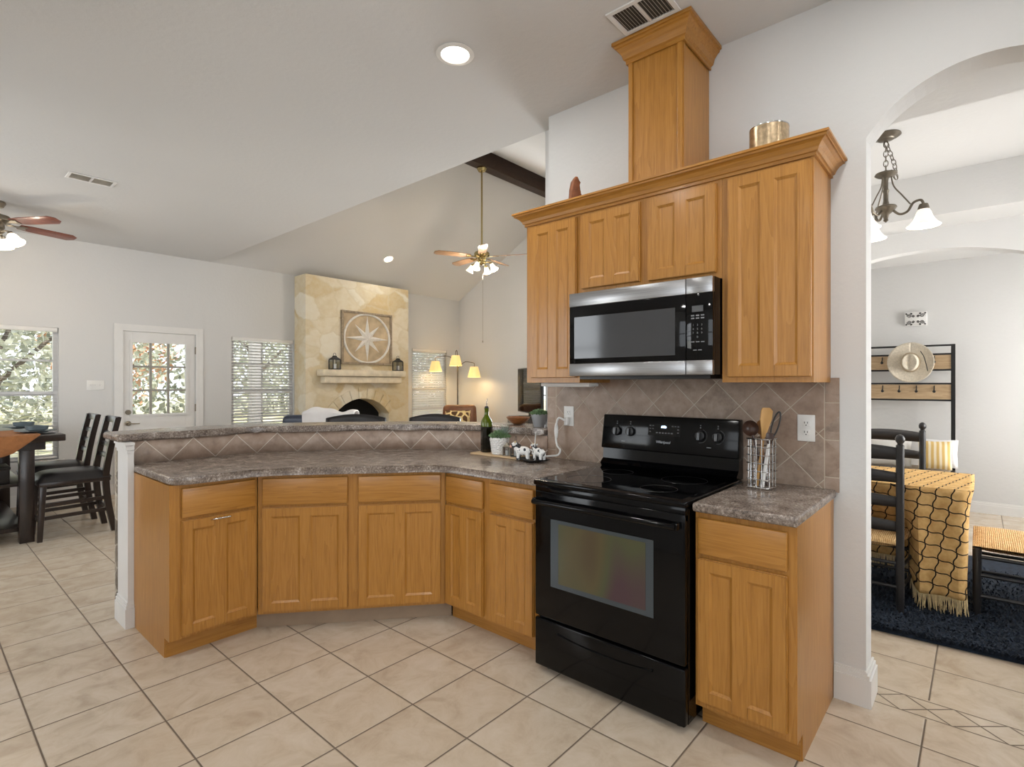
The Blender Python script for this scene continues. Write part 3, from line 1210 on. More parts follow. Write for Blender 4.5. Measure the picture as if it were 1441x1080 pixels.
# pantry door on the wall behind the viewer (it shows in the microwave glass)
mb = MB().box((-2.0, 3.05, 0), (-1.985, 3.12, 2.1)).box((-2.0, 3.98, 0), (-1.985, 4.05, 2.1)).box((-2.0, 3.05, 2.03), (-1.985, 4.05, 2.1))
root = mb.build('door_2', 'white_trim', smooth=False)
struct(root, 'white panelled pantry door behind the viewer', 'door')
mb = MB().box((-2.0, 3.12, 0.01), (-1.975, 3.98, 2.03))
for y0, y1 in ((3.2, 3.5), (3.6, 3.9)):
    for z0, z1 in ((0.2, 0.85), (1.0, 1.55), (1.65, 1.9)):
        mb.box((-1.975, y0, z0), (-1.965, y1, z1), 0.008)
mb.build('door_slab', 'white_trim', root, smooth=False)

# light switch on back wall
t = thing('light_switch', 'white three-gang light switch plate left of the glazed door', 'light switch', (1.56, YB, 1.36))
MB().box((-0.087, -0.006, -0.058), (0.087, 0, 0.058), 0.003).build('cover_plate', 'white_plastic', t)
for i in (-1, 0, 1):
    MB().box((i * 0.047 - 0.005, -0.016, -0.008), (i * 0.047 + 0.005, -0.004, 0.012), 0.002).build('toggle', 'white_plastic', t)

# ================================================================== CABINETS


def rect_door(w0, z0, w1, z1, panels=2):
    """framed door with recessed flat panels, front towards -y, back at y=0"""
    mb = MB()
    mb.box((w0, -0.013, z0), (w1, 0.0, z1), 0.003)
    st, rl, ct = 0.048, 0.048, 0.055
    e = 0.003
    yf, yp = -0.021, -0.0132
    xs = [w0 + e, w0 + st]
    inner = []
    if panels == 2:
        xm = (w0 + w1) / 2
        inner = [(w0 + st, xm - ct / 2), (xm + ct / 2, w1 - st)]
    else:
        inner = [(w0 + st, w1 - st)]
    za, zb = z0 + rl, z1 - rl
    cuts = [w0 + e] + [v for p in inner for v in p] + [w1 - e]
    # stiles
    for i in range(0, len(cuts), 2):
        mb.box((cuts[i], yf, z0 + e), (cuts[i + 1], yp, z1 - e))
    for (a, b) in inner:
        mb.box((a, yf, z0 + e), (b, yp, za))
        mb.box((a, yf, zb), (b, yp, z1 - e))
        m = 0.011
        O = [(a, za), (b, za), (b, zb), (a, zb)]
        I = [(a + m, za + m), (b - m, za + m), (b - m, zb - m), (a + m, zb - m)]
        for k in range(4):
            k2 = (k + 1) % 4
            mb.face([(O[k][0], yf, O[k][1]), (O[k2][0], yf, O[k2][1]), (I[k2][0], yp - 0.0005, I[k2][1]), (I[k][0], yp - 0.0005, I[k][1])])
    return mb


def cabinet(label, origin, rz, width, depth, bays, z0=0.1, z1=0.873, name='base_cabinet', toe=True, toe_mat='oak_h', left_panel=False, right_panel=False, body_poly=None, toe_len=None, group=None):
    """bays: list of dict(x0,x1, drawer=(z0,z1), door=(z0,z1)), all in face coordinates"""
    t = thing(name, label, 'cabinet', origin, rz, group)
    mb = MB()
    if body_poly:
        mb.prism(body_poly, z0, z1, 'z')
    else:
        mb.box((0, 0, z0), (width, depth, z1))
    mb.build('carcass', 'oak_v', t, smooth=False)
    if toe:
        a, b = toe_len or (0, width)
        MB().box((a, 0.07, 0.0), (b, 0.082, z0)).build('toe_kick', toe_mat, t, smooth=False)
    if left_panel:
        MB().prism([(0.0, z0), (0.0, z1), (depth, z1), (depth, 0), (0.075, 0), (0.075, z0)], -0.006, 0.0, 'x').build('end_panel', 'oak_v', t, smooth=False)
    if right_panel:
        MB().prism([(0.0, z0), (0.0, z1), (depth, z1), (depth, 0), (0.075, 0), (0.075, z0)], width, width + 0.006, 'x').build('end_panel', 'oak_v', t, smooth=False)
    for b in bays:
        if 'drawer' in b:
            mb = MB().box((b['x0'], -0.019, b['drawer'][0]), (b['x1'], -0.001, b['drawer'][1]), 0.006, 3)
            mb.build('drawer', 'oak_h', t)
        d = rect_door(b['x0'], b['door'][0], b['x1'], b['door'][1]).build('door', 'oak_v', t, smooth=False)
        if b.get('pull'):
            xm = (b['x0'] + b['x1']) / 2
            zt = b['door'][1] - 0.017
            p = MB().tube([(xm - 0.045, -0.02, zt), (xm - 0.045, -0.035, zt + 0.004), (xm - 0.04, -0.042, zt + 0.006), (xm + 0.04, -0.042, zt + 0.006), (xm + 0.045, -0.035, zt + 0.004), (xm + 0.045, -0.02, zt)], 0.004, 8)
            p.build('pull_handle', 'chrome', d)
    return t


DZ = (0.705, 0.855)
OZ = (0.118, 0.692)
# left cabinet on the peninsula end
cabinet('oak base cabinet at the peninsula end with a chrome pull on its door', (0.878, 3.01, 0), 0, 0.422, 0.66,
        [dict(x0=0.045, x1=0.405, drawer=DZ, door=OZ, pull=True)], left_panel=True, toe_len=(0, 0.46),
        body_poly=[(0, 0), (0.42, 0), (0.60, 0.50), (0.60, 0.655), (0, 0.655)])
# diagonal cabinet
DA = math.atan2(2.338 - 3.01, 2.09 - 1.30)
cabinet('wide two-door oak base cabinet set diagonally in the middle of the peninsula', (1.30, 3.01, 0), DA, 1.037, 0.6,
        [dict(x0=0.028, x1=0.485, drawer=DZ, door=OZ), dict(x0=0.542, x1=1.005, drawer=DZ, door=OZ)], toe_len=(-0.025, 1.07), toe_mat=plain('taupe_toe_board', (150, 128, 106), 0.6, var=0.1),
        body_poly=[(0.002, 0), (1.033, 0), (0.84, 0.36), (0.72, 0.42), (0.20, 0.44), (0.10, 0.25)])
# run left of the range
cabinet('two-door oak base cabinet directly left of the black range', (2.09, 2.338, 0), R(-90), 0.703, 0.60,
        [dict(x0=0.013, x1=0.308, drawer=(0.698, 0.848), door=(0.112, 0.684)), dict(x0=0.362, x1=0.662, drawer=(0.698, 0.848), door=(0.112, 0.684))], toe_len=(-0.02, 0.703))
# right of the range
cabinet('narrow one-door oak base cabinet between the range and the archway', (2.09, 0.855, 0), R(-90), 0.362, 0.62,
        [dict(x0=0.013, x1=0.338, drawer=(0.708, 0.85), door=(0.128, 0.692))], right_panel=True)
# uppers
UP = 'wall_cabinet'


def upper(label, y0, y1, z0, doors, right_panel=False):
    t = thing(UP, label, 'cabinet', (2.40, y0, 0), R(-90))
    MB().box((0, 0, z0), (y0 - y1, 0.318, 2.305)).build('carcass', 'oak_v', t, smooth=False)
    for (a, b, lo, hi) in doors:
        rect_door(y0 - a, lo, y0 - b, hi).build('door', 'oak_v', t, smooth=False)
    return t


upper('tall oak wall cabinet left of the microwave, nearest the living room', 1.985, 1.617, 1.385, [(1.945, 1.632, 1.412, 2.275)])
upper('short two-door oak wall cabinet directly above the microwave', 1.616, 0.862, 1.848, [(1.595, 1.258, 1.882, 2.275), (1.213, 0.884, 1.876, 2.275)])
upper('wide oak wall cabinet right of the microwave, nearest the archway', 0.861, 0.50, 1.385, [(0.834, 0.507, 1.408, 2.278)])

# crown moulding on the wall cabinets


def crown(mb, prof, corners):
    """prof: list of (out, z); corners: function offset -> list of xy points"""
    rings = [corners(o) for o, z in prof]
    V = [[mb.v((p[0], p[1], prof[i][1])) for p in r] for i, r in enumerate(rings)]
    for i in range(len(V) - 1):
        for k in range(len(V[i]) - 1):
            mb.bm.faces.new([V[i][k], V[i][k + 1], V[i + 1][k + 1], V[i + 1][k]])
    return V


mb = MB()
prof = [(0.0, 2.288), (0.010, 2.288), (0.010, 2.301), (0.017, 2.303), (0.023, 2.318), (0.036, 2.333), (0.049, 2.341), (0.055, 2.341), (0.055, 2.350), (0.064, 2.352), (0.064, 2.362), (0.0, 2.362)]
V = crown(mb, prof, lambda o: [(XW - 0.002, 1.985 + o), (2.40 - o, 1.985 + o), (2.40 - o, 0.50 - o), (XW - 0.002, 0.50 - o)])
mb.box((2.40, 0.50, 2.3055), (XW - 0.002, 1.985, 2.361))
tag(mb.build('crown_moulding', 'oak_y', smooth=False), 'oak crown moulding running along the top of the wall cabinets', 'moulding')

# duct chase
t = thing('duct_chase', 'boxed oak duct cover rising from the wall cabinets to the ceiling', 'duct cover', (2.40, 1.322, 2.363), R(-90))
W = 0.28
D = 0.316
h = H - 2.364
MB().box((0, 0, 0), (W, D, h)).build('panel_box', 'oak_v', t, smooth=False)
mb = MB().box((0, -0.009, 0), (0.022, 0.0, h - 0.1), 0.002).box((W - 0.026, -0.009, 0), (W, 0, h - 0.1), 0.002)
mb.box((W, 0.0, 0), (W + 0.004, 0.022, h - 0.1))
mb.build('corner_stile', 'oak_v', t, smooth=False)
mb = MB()
pz = h
prof = [(0.004, pz - 0.105), (0.012, pz - 0.105), (0.012, pz - 0.088), (0.022, pz - 0.082), (0.030, pz - 0.055), (0.046, pz - 0.034), (0.054, pz - 0.030), (0.055, pz - 0.020), (0.064, pz - 0.018), (0.064, pz - 0.002), (0.0, pz - 0.002)]
crown(mb, prof, lambda o: [(-o, D), (-o, -o), (W + o, -o), (W + o, D)])
mb.build('crown', 'oak_h', t, smooth=False)

# worktops
front = [(0.872, 3.672), (0.872, 3.05), (0.885, 2.99), (0.93, 2.968), (1.24, 2.966), (1.31, 2.942), (1.40, 2.872), (1.70, 2.617), (1.98, 2.378), (2.035, 2.315), (2.052, 2.24), (2.052, 1.632), (2.708, 1.632), (2.708, 2.06)]
back = [(p[0], p[1]) for p in offset_path(K, -0.001)][1:-1]
poly = front + back[::-1]
mb = MB().prism(poly, 0.874, 0.914, 'z', 0.012, 3)
tag(mb.build('worktop', 'laminate'), 'L-shaped speckled laminate worktop left of the range', 'worktop')
mb = MB().prism([(2.052, 0.852), (2.052, 0.478), (2.708, 0.478), (2.708, 0.852)], 0.874, 0.914, 'z', 0.012, 3)
tag(mb.build('worktop', 'laminate'), 'short speckled laminate worktop right of the range', 'worktop')

# ================================================================== APPLIANCES
# range: local x to the right along the front, y into the wall, z up
t = thing('range', 'black freestanding electric range with glass oven door', 'stove', (2.02, 1.622, 0), R(-90))
W = 0.758
MB().box((0.004, 0.03, 0.03), (W - 0.004, 0.67, 0.895)).build('body', 'black_enamel', t, smooth=False)
mb = MB().box((0, -0.012, 0.893), (W, 0.62, 0.918), 0.006, 3)
cook = mb.build('cooktop', 'black_enamel', t)
MB().box((0.03, 0.03, 0.9181), (W - 0.03, 0.59, 0.9192)).build('ceramic_glass', 'black_glass', cook, smooth=False)
ring_m = plain('dark_ring_print', (30, 30, 31), 0.3)
for (cx_, cy_, r_) in ((0.2, 0.17, 0.105), (0.56, 0.17, 0.08), (0.2, 0.44, 0.08), (0.56, 0.44, 0.105)):
    MB().tube([(cx_ + r_ * math.cos(a), cy_ + r_ * math.sin(a), 0.9193) for a in [2 * PI * i / 40 for i in range(40)]], 0.0007, 4, True).build('burner_ring', ring_m, cook)
MB().box((0.004, 0.0, 0.835), (W - 0.004, 0.03, 0.893), 0.004).build('vent_trim', 'black_enamel', t)
door = MB().box((0.004, -0.005, 0.268), (W - 0.004, 0.03, 0.868), 0.008, 3).build('oven_door', 'black_enamel', t)
MB().box((0.10, -0.0065, 0.425), (0.622, -0.0045, 0.742)).build('window_border', 'oven_border', door, smooth=False)
MB().box((0.146, -0.0078, 0.447), (0.588, -0.006, 0.726), 0).build('window_glass', 'oven_glass', door, smooth=False)
mb = MB()
mb.tube([(0.025, -0.045, 0.822), (0.1, -0.052, 0.824), (W / 2, -0.055, 0.825), (W - 0.1, -0.052, 0.824), (W - 0.025, -0.045, 0.822)], 0.013, 10)
for x in (0.03, W - 0.03):
    mb.box((x - 0.012, -0.045, 0.808), (x + 0.012, 0.0, 0.838), 0.004)
mb.build('handle', 'black_enamel', door)
dr = MB().box((0.004, -0.005, 0.03), (W - 0.004, 0.03, 0.258), 0.008, 3).build('storage_drawer', 'black_enamel', t)
mb = MB().grid(lambda u, v: (0.14 + u * 0.48, -0.006 - 0.006 * math.sin(PI * v), 0.205 - 0.02 * math.sin(PI * u) * (0.3 + v) + v * 0.012), 20, 4)
mb.build('drawer_grip', 'black_enamel', dr)
for x in (0.05, W - 0.05):
    for y in (0.06, 0.6):
        MB().lathe([(0, 0), (0.018, 0), (0.018, 0.03), (0, 0.03)], 10, (x, y, 0)).build('levelling_foot', 'black_plastic', t)
# back guard
mb = MB()
mb.prism([(0.60, 0.916), (0.585, 0.935), (0.615, 0.96), (0.62, 1.02), (0.676, 1.02), (0.676, 0.916)], 0.004, W - 0.004, 'x')
mb.build('riser', 'black_enamel', t, smooth=False)
bg = MB().hexa([(0, 0.60, 1.018), (W, 0.60, 1.018), (W, 0.678, 1.018), (0, 0.678, 1.018),
                (0.004, 0.625, 1.205), (W - 0.004, 0.625, 1.205), (W - 0.004, 0.678, 1.205), (0.004, 0.678, 1.205)], 0.006, 3).build('control_panel', 'black_enamel', t)
tilt = math.atan2(0.025, 0.187)


def onpanel(x, z, d=0.0):
    return (x, 0.60 + (z - 1.018) * 0.025 / 0.187 - d, z)


rot_p = Matrix.Rotation(R(90) - tilt, 3, 'X')
for x in (0.095, 0.178, 0.568, 0.655):
    k = MB().lathe([(0, 0), (0.027, 0), (0.024, 0.012), (0.019, 0.014), (0.019, 0.016), (0, 0.016)], 24, onpanel(x, 1.117, 0.001), rot=rot_p).build('knob', 'black_plastic', bg)
    g = MB()
    p0 = Vector(onpanel(x, 1.135, 0.020))
    p1 = Vector(onpanel(x, 1.099, 0.020))
    g.bar(p0, p1, 0.012, 0.016, (0, 1, 0), 0.003)
    g.build('grip', 'black_plastic', k)
    g = MB()
    for dx in (-0.004, 0.003):
        g.bar(Vector(onpanel(x + dx, 1.134, 0.0285)), Vector(onpanel(x + dx, 1.100, 0.0285)), 0.003, 0.001, (0, 1, 0))
    g.build('pointer_mark', 'grey_mark', k)
    g = MB()
    g.tube([onpanel(x + 0.034 * math.cos(a), 1.117 + 0.034 * math.sin(a), 0.0008) for a in [R(-100) + R(170) * i / 20 for i in range(21)]], 0.0008, 4)
    for dx in (-0.0, ):
        g.box((x - 0.003, onpanel(x, 1.158)[1] - 0.0015, 1.155), (x + 0.003, onpanel(x, 1.158)[1] + 0.002, 1.161))
        g.box((x - 0.003, onpanel(x, 1.168)[1] - 0.0015, 1.166), (x + 0.003, onpanel(x, 1.168)[1] + 0.002, 1.172))
    g.build('dial_mark', plain('dim_grey_marking', (96, 98, 100), 0.5), bg)
pd = MB()
q = [onpanel(x, z, 0.001) for x, z in ((0.285, 1.105), (0.465, 1.105), (0.465, 1.166), (0.285, 1.166))]
pd.face(q)
disp = pd.build('display_window', 'black_glass', bg, smooth=False)
g = MB()
g.face([onpanel(x, z, 0.0016) for x, z in ((0.357, 1.146), (0.385, 1.145), (0.389, 1.153), (0.378, 1.159), (0.359, 1.157))])
g.build('clock_glow', 'clock_lit', disp, smooth=False)
kp_m = plain('dim_grey_print', (84, 86, 88), 0.5)
for i in range(6):
    x = 0.33 + i * 0.0165
    g = MB()
    g.face([onpanel(x, 1.117, .0015), onpanel(x + .011, 1.117, .0015), onpanel(x + .011, 1.123, .0015), onpanel(x, 1.123, .0015)])
    g.build('key_mark', kp_m, disp, smooth=False)
for i, j in ((0, 0), (1, 0), (0, 1), (1, 1), (0, 2), (8, 0), (9, 0), (10, 0), (10, 1), (10, 2)):
    x = 0.292 + i * 0.0155
    z = 1.157 - j * 0.016
    g = MB()
    g.face([onpanel(x, z - .003, .0015), onpanel(x + .009, z - .003, .0015), onpanel(x + .009, z + .002, .0015), onpanel(x, z + .002, .0015)])
    g.build('key_mark', kp_m, disp, smooth=False)
text_mesh('Whirlpool', 0.019, 'logo_lettering', 'grey_mark', bg, onpanel(0.372, 1.072, 0.0012), (R(90) - tilt, 0, 0), 0.0004, 0.2, 0.0003)
for x in (0.128, 0.603):
    g = MB()
    g.face([onpanel(x, 1.061, .0012), onpanel(x + .022, 1.061, .0012), onpanel(x + .022, 1.064, .0012), onpanel(x, 1.064, .0012)])
    g.build('panel_mark', 'grey_mark', bg, smooth=False)

# microwave
t = thing('microwave', 'stainless over-range microwave with dark window and keypad', 'microwave', (2.30, 1.614, 0), R(-90))
W = 0.748
MB().box((0, 0.022, 1.42), (W, 0.416, 1.846)).build('body', 'black_enamel', t, smooth=False)
MB().box((0.03, 0.05, 1.402), (W - 0.03, 0.40, 1.42)).build('vent_base', 'black_plastic', t, smooth=False)
xd = 0.628
dk = MB().box((0.0, 0.0, 1.482), (xd - 0.001, 0.022, 1.776), 0.002).build('door', 'black_glass', t)
MB().box((0.03, -0.0012, 1.508), (0.578, 0.0002, 1.722)).build('window', 'mw_glass', dk, smooth=False)
MB().box((0.0, -0.003, 1.776), (xd - 0.001, 0.022, 1.846), 0.003).build('upper_trim', 'steel', dk)
MB().box((0.0, -0.003, 1.418), (xd - 0.001, 0.022, 1.482), 0.003).build('lower_trim', 'steel', dk)
cp = MB().box((xd + 0.001, 0.0, 1.482), (W, 0.022, 1.776), 0.002).build('control_panel', 'black_glass', t)
MB().box((xd + 0.001, -0.003, 1.776), (W, 0.022, 1.846), 0.003).build('upper_trim', 'steel', cp)
MB().box((xd + 0.001, -0.003, 1.418), (W, 0.022, 1.482), 0.003).build('lower_trim', 'steel', cp)
MB().box((0.656, -0.0008, 1.695), (0.706, 0.0002, 1.722)).build('display', plain('grey_lcd', (86, 88, 90), 0.2), cp, smooth=False)
keys = [['1', '2', '3'], ['4', '5', '6'], ['7', '8', '9'], ['', '0', '']]
km = plain('keypad_print', (120, 122, 124), 0.5)
M['keyprint'] = km
for j, row in enumerate(keys):
    for i, ch in enumerate(row):
        if ch:
            text_mesh(ch, 0.012, 'key_digit', 'keyprint', cp, (0.662 + i * 0.019, -0.0006, 1.637 - j * 0.0175), (R(90), 0, 0), 0.0002)
for z in (1.676, 1.664):
    for i in range(3):
        x = 0.652 + i * 0.022
        g = MB()
        g.face([(x, -0.0008, z), (x + 0.015, -0.0008, z), (x + 0.015, -0.0008, z + 0.006), (x, -0.0008, z + 0.006)])
        g.build('key_mark', 'keyprint', cp, smooth=False)
for z, n_ in ((1.561, 3), (1.525, 2)):
    for i in range(n_):
        x = 0.652 + i * 0.022 + (0.01 if n_ == 2 else 0)
        g = MB()
        g.face([(x, -0.0008, z), (x + 0.016, -0.0008, z), (x + 0.016, -0.0008, z + 0.004), (x, -0.0008, z + 0.004)])
        g.build('key_mark', 'keyprint', cp, smooth=False)

# under-cabinet lamp
t = thing('undercabinet_lamp', 'slim white lamp strip under the leftmost wall cabinet', 'lamp', (2.56, 1.80, 1.385))
MB().box((-0.05, -0.17, -0.022), (0.05, 0.17, -0.001), 0.005).build('housing', 'white_plastic', t)
MB().box((-0.035, -0.15, -0.025), (0.035, 0.15, -0.0215), 0.002).build('diffuser', plain('matte_diffuser', (214, 212, 206), 0.6), t)


# outlets
def outlet(label, y, z):
    t = thing('wall_outlet', label, 'outlet', (XW - 0.01, y, z), R(-90))
    MB().box((-0.036, -0.005, -0.06), (0.036, 0, 0.06), 0.002).build('cover_plate', 'white_plastic', t)
    for s_ in (-1, 1):
        r_ = MB().box((-0.016, -0.0075, s_ * 0.021 - 0.014), (0.016, -0.004, s_ * 0.021 + 0.014), 0.004).build('receptacle', 'white_plastic', t)
        g = MB()
        for x in (-0.006, 0.006):
            g.box((x - 0.0013, -0.0082, s_ * 0.021 - 0.001), (x + 0.0013, -0.0074, s_ * 0.021 + 0.008))
        g.lathe([(0, 0), (0.0026, 0), (0, 0.0008)], 8, (0, -0.0075, s_ * 0.021 - 0.008), rot=rx)
        g.build('slot', plain('slot_dark', (50, 46, 40), 0.6), r_)
    return t


outlet('white wall outlet with a charger plugged in, left of the range', 1.905, 1.18)
outlet('white double wall outlet on the tile right of the utensil basket', 0.595, 1.178)
t = thing('charger', 'white plug-in charger with dangling cord at the left outlet', 'charger', (XW - 0.0165, 1.905, 1.15))
MB().box((-0.03, -0.012, -0.022), (0.0, 0.012, 0.022), 0.005).build('plug', 'white_plastic', t)
pth = smooth_path([(-0.03, 0.0, 0.0), (-0.06, 0.03, 0.02), (-0.06, 0.05, -0.03), (-0.05, 0.06, -0.10), (-0.05, 0.05, -0.15), (-0.06, 0.02, -0.175), (-0.07, 0.03, -0.205), (-0.09, 0.07, -0.2125), (-0.12, 0.1, -0.2165)], 6)
MB().tube(pth, 0.006, 8).build('cord', 'white_plastic', t)
MB().ball((-0.052, 0.055, -0.06), (0.011, 0.014, 0.05)).build('cord_bundle', 'white_plastic', t)

# ================================================================== SMALL THINGS ON THE COUNTERS
CT = 0.9142
t = thing('cutting_board', 'pale bamboo board lying on the worktop under the green bottle', 'cutting board', (2.555, 2.30, CT))
MB().box((-0.085, -0.17, 0), (0.085, 0.23, 0.012), 0.004).build('board', 'bamboo', t)

t = thing('oil_bottle', 'dark green glass oil bottle with a steel pour spout', 'bottle', (2.56, 2.465, CT + 0.0125), R(20))
prof = [(0, 0), (0.037, 0), (0.039, 0.006), (0.039, 0.165)]
MB().lathe(prof + [(0.0385, 0.17), (0, 0.17)], 8, rot=Matrix.Rotation(R(22.5), 3, 'Z')).build('contents', 'oil', t, angle=30)
MB().lathe([(0.0392, 0.168), (0.0392, 0.19), (0.034, 0.212), (0.02, 0.232), (0.0145, 0.245), (0.0135, 0.28), (0.0155, 0.283), (0.0155, 0.29), (0, 0.29)], 16).build('glass_body', 'green_glass', t)
sp = MB().lathe([(0.0145, 0.285), (0.0145, 0.297), (0.009, 0.303), (0, 0.303)], 12).build('stopper', 'black_plastic', t)
MB().tube([(0, 0, 0.30), (0, 0, 0.32), (0.004, 0, 0.34), (0.010, 0, 0.353)], [0.004, 0.004, 0.003, 0.003], 8).build('spout', 'chrome', t)


def planter(t, r0, r1, h, mat, weave=False):
    prof = [(0, 0), (r0, 0), (r0 * 1.02, 0.003), (r1, h - 0.004), (r1, h), (r1 - 0.007, h), (r1 - 0.009, h - 0.012), (0, h - 0.014)]
    p = MB().lathe(prof, 28).build('pot', mat, t)
    if weave:
        g = MB()
        rows = 9
        for j in range(rows):
            z = 0.008 + (h - 0.02) * j / (rows - 1)
            r_ = r0 + (r1 - r0) * z / h
            for k in range(18):
                a = 2 * PI * (k + 0.5 * (j % 2)) / 18
                g.ball((r_ * math.cos(a), r_ * math.sin(a), z), (0.0055, 0.0085, 0.005), Matrix.Rotation(a, 3, 'Z'), 8, 4)
        g.build('weave_relief', mat, p)
    MB().lathe([(0, h - 0.012), (r1 - 0.009, h - 0.013)], 20).build('soil', 'bark', t)
    return p


def leaf_dome(mb, r, z, rise, n, L):
    for i in range(n):
        a = i * 2.39996
        q = (i / n) ** 0.5
        c_ = Vector((r * q * math.cos(a), r * q * math.sin(a), z + rise * (1 - q * q)))
        d = Vector((q * math.cos(a) * 0.9 + 0.3 * math.sin(i * 1.3), q * math.sin(a) * 0.9 + 0.3 * math.cos(i * 2.1), 1.15 - q * 0.6)).normalized()
        mb.tube([c_ - d * L * .3, c_ + d * L * 0.35, c_ + d * L * 0.7, c_ + d * L], [L * .12, L * .2, L * .15, 0.0005], 5)


t = thing('succulent_planter', 'white woven-texture pot of green succulents next to the bottle', 'potted plant', (2.535, 2.325, CT + 0.0125))
planter(t, 0.046, 0.062, 0.108, 'ceramic_white', True)
mb = MB()
random.seed(3)
leaf_dome(mb, 0.057, 0.104, 0.032, 110, 0.024)
mb.build('green_leaves', 'leaf', t)
mb = MB()
for i in range(34):
    a = i * 2.4
    el = R(35 + 50 * (i / 34))
    d = Vector((math.cos(a) * math.cos(el), math.sin(a) * math.cos(el), math.sin(el)))
    p0 = Vector((0.014, -0.03, 0.118))
    L = 0.07 + 0.02 * math.sin(i * 1.7)
    mb.tube([p0, p0 + d * L * 0.6, p0 + d * L + Vector((0, 0, -0.004))], [0.0022, 0.0018, 0.0004], 5)
mb.build('spiky_leaves', 'leaf_grey', t)


def tiny_lantern(label, x, y, s, mat, star):
    t = thing('mini_lantern', label, 'lantern', (x, y, CT + 0.0125), R(25))
    w, h_ = 0.024 * s, 0.062 * s
    mb = MB().box((-w, -w, 0), (w, w, 0.005), 0.001).box((-w, -w, h_), (w, w, h_ + 0.004), 0.001)
    for i in (-1, 1):
        for j in (-1, 1):
            mb.box((i * w - 0.0025, j * w - 0.0025, 0), (i * w + 0.0025, j * w + 0.0025, h_))
    mb.build('frame', mat, t, smooth=False)
    MB().box((-w * 0.9, -w * 0.9, 0.005), (w * 0.9, w * 0.9, h_)).build('glass', 'clear', t, smooth=False)
    MB().lathe([(0, 0.005), (w * 0.5, 0.005), (w * 0.5, h_ * 0.6), (0, h_ * 0.6)], 14).build('candle', 'ceramic_white', t)
    mb = MB().lathe([(w * 1.35, h_ + 0.004), (w * 0.5, h_ + 0.018), (w * 0.45, h_ + 0.024), (0, h_ + 0.026)], 4, rot=Matrix.Rotation(R(45), 3, 'Z'))
    mb.build('roof', mat, t, smooth=False)
    c_ = [(0.016 * s * math.cos(a), 0, h_ + 0.026 + 0.016 * s + 0.016 * s * math.sin(a)) for a in [2 * PI * i / 16 for i in range(16)]]
    MB().tube(c_, 0.0014, 6, True).build('ring', mat, t)
    if star:
        mb = MB()
        for sgn in (-1, 1):
            P = []
            for i in range(10):
                r_ = (w * 1.0) if i % 2 == 0 else w * 0.42
                a = PI / 2 + i * PI / 5
                P.append((r_ * math.cos(a), h_ * 0.5 + r_ * math.sin(a)))
            mb.prism(P, sgn * (w + 0.001), sgn * (w + 0.004), 'y')
        mb.build('star', mat, t, smooth=False)


tiny_lantern('small pewter lantern ornament standing right beside the white succulent pot', 2.508, 2.236, 0.9, 'nickel', False)
tiny_lantern('small dark lantern ornament with a star on its side', 2.518, 2.172, 1.05, 'iron', True)

# cow salt and pepper set on a black tray
t = thing('spice_tray', 'small black tray with a white arched handle holding the cow figurines', 'tray', (2.495, 2.02, CT), R(-20))
mb = MB()
mb.grid(lambda u, v: ((u - .5) * 0.13, (v - .5) * 0.185, 0.003 + 0.012 * (max(abs(u - .5), abs(v - .5)) * 2) ** 4), 12, 12)
mb.build('tray', 'black_plastic', t, thick=0.004)
MB().tube(smooth_path([(0.015, 0.012, 0.0045), (0.02, 0.012, 0.06), (0.02, 0.004, 0.12), (0.012, -0.015, 0.16), (0.0, -0.032, 0.172)], 5), [0.0035] * 20 + [0.003], 8).build('handle', 'ceramic_white', t)


def cow(label, x, y, rz, s=1.0):
    t = thing('cow_figurine', label, 'figurine', (x, y, CT + 0.006), rz)
    mb = MB()
    mb.ball((0, 0, 0.034 * s), (0.03 * s, 0.017 * s, 0.018 * s), seg=16, n=10)
    mb.ball((0.024 * s, 0, 0.042 * s), (0.013 * s, 0.011 * s, 0.014 * s))
    mb.ball((0.036 * s, 0, 0.056 * s), (0.013 * s, 0.010 * s, 0.011 * s), Matrix.Rotation(R(25), 3, 'Y'))
    for i in (-1, 1):
        for j in (-1, 1):
            mb.tube([(i * 0.018 * s, j * 0.009 * s, 0.03 * s), (i * 0.018 * s, j * 0.010 * s, 0.014 * s), (i * 0.019 * s, j * 0.010 * s, 0)], [0.008 * s, 0.006 * s, 0.0055 * s], 8)
    b = mb.build('body', 'cowhide', t)
    m = MB().ball((0.048 * s, 0, 0.051 * s), (0.007 * s, 0.008 * s, 0.006 * s))
    m.build('muzzle', plain('pink_muzzle', (222, 172, 150), 0.4), t)
    m = MB()
    for j in (-1, 1):
        m.ball((0.031 * s, j * 0.014 * s, 0.061 * s), (0.003 * s, 0.007 * s, 0.004 * s))
    m.build('ears', 'cowhide', t)
    m = MB()
    for j in (-1, 1):
        m.tube([(0.031 * s, j * 0.006 * s, 0.065 * s), (0.031 * s, j * 0.009 * s, 0.072 * s)], [0.0025 * s, 0.001 * s], 6)
    m.build('horns', 'fringe', t)
    m = MB().tube([(-0.029 * s, 0, 0.042 * s), (-0.036 * s, 0, 0.036 * s), (-0.037 * s, 0, 0.022 * s)], 0.002 * s, 6)
    m.build('tail', 'cowhide', t)


cow('white and black ceramic cow figurine at the left end of the black tray', 2.475, 2.078, R(118), 1.55)
cow('white and black ceramic cow figurine at the right end of the black tray', 2.515, 1.985, R(80), 1.45)

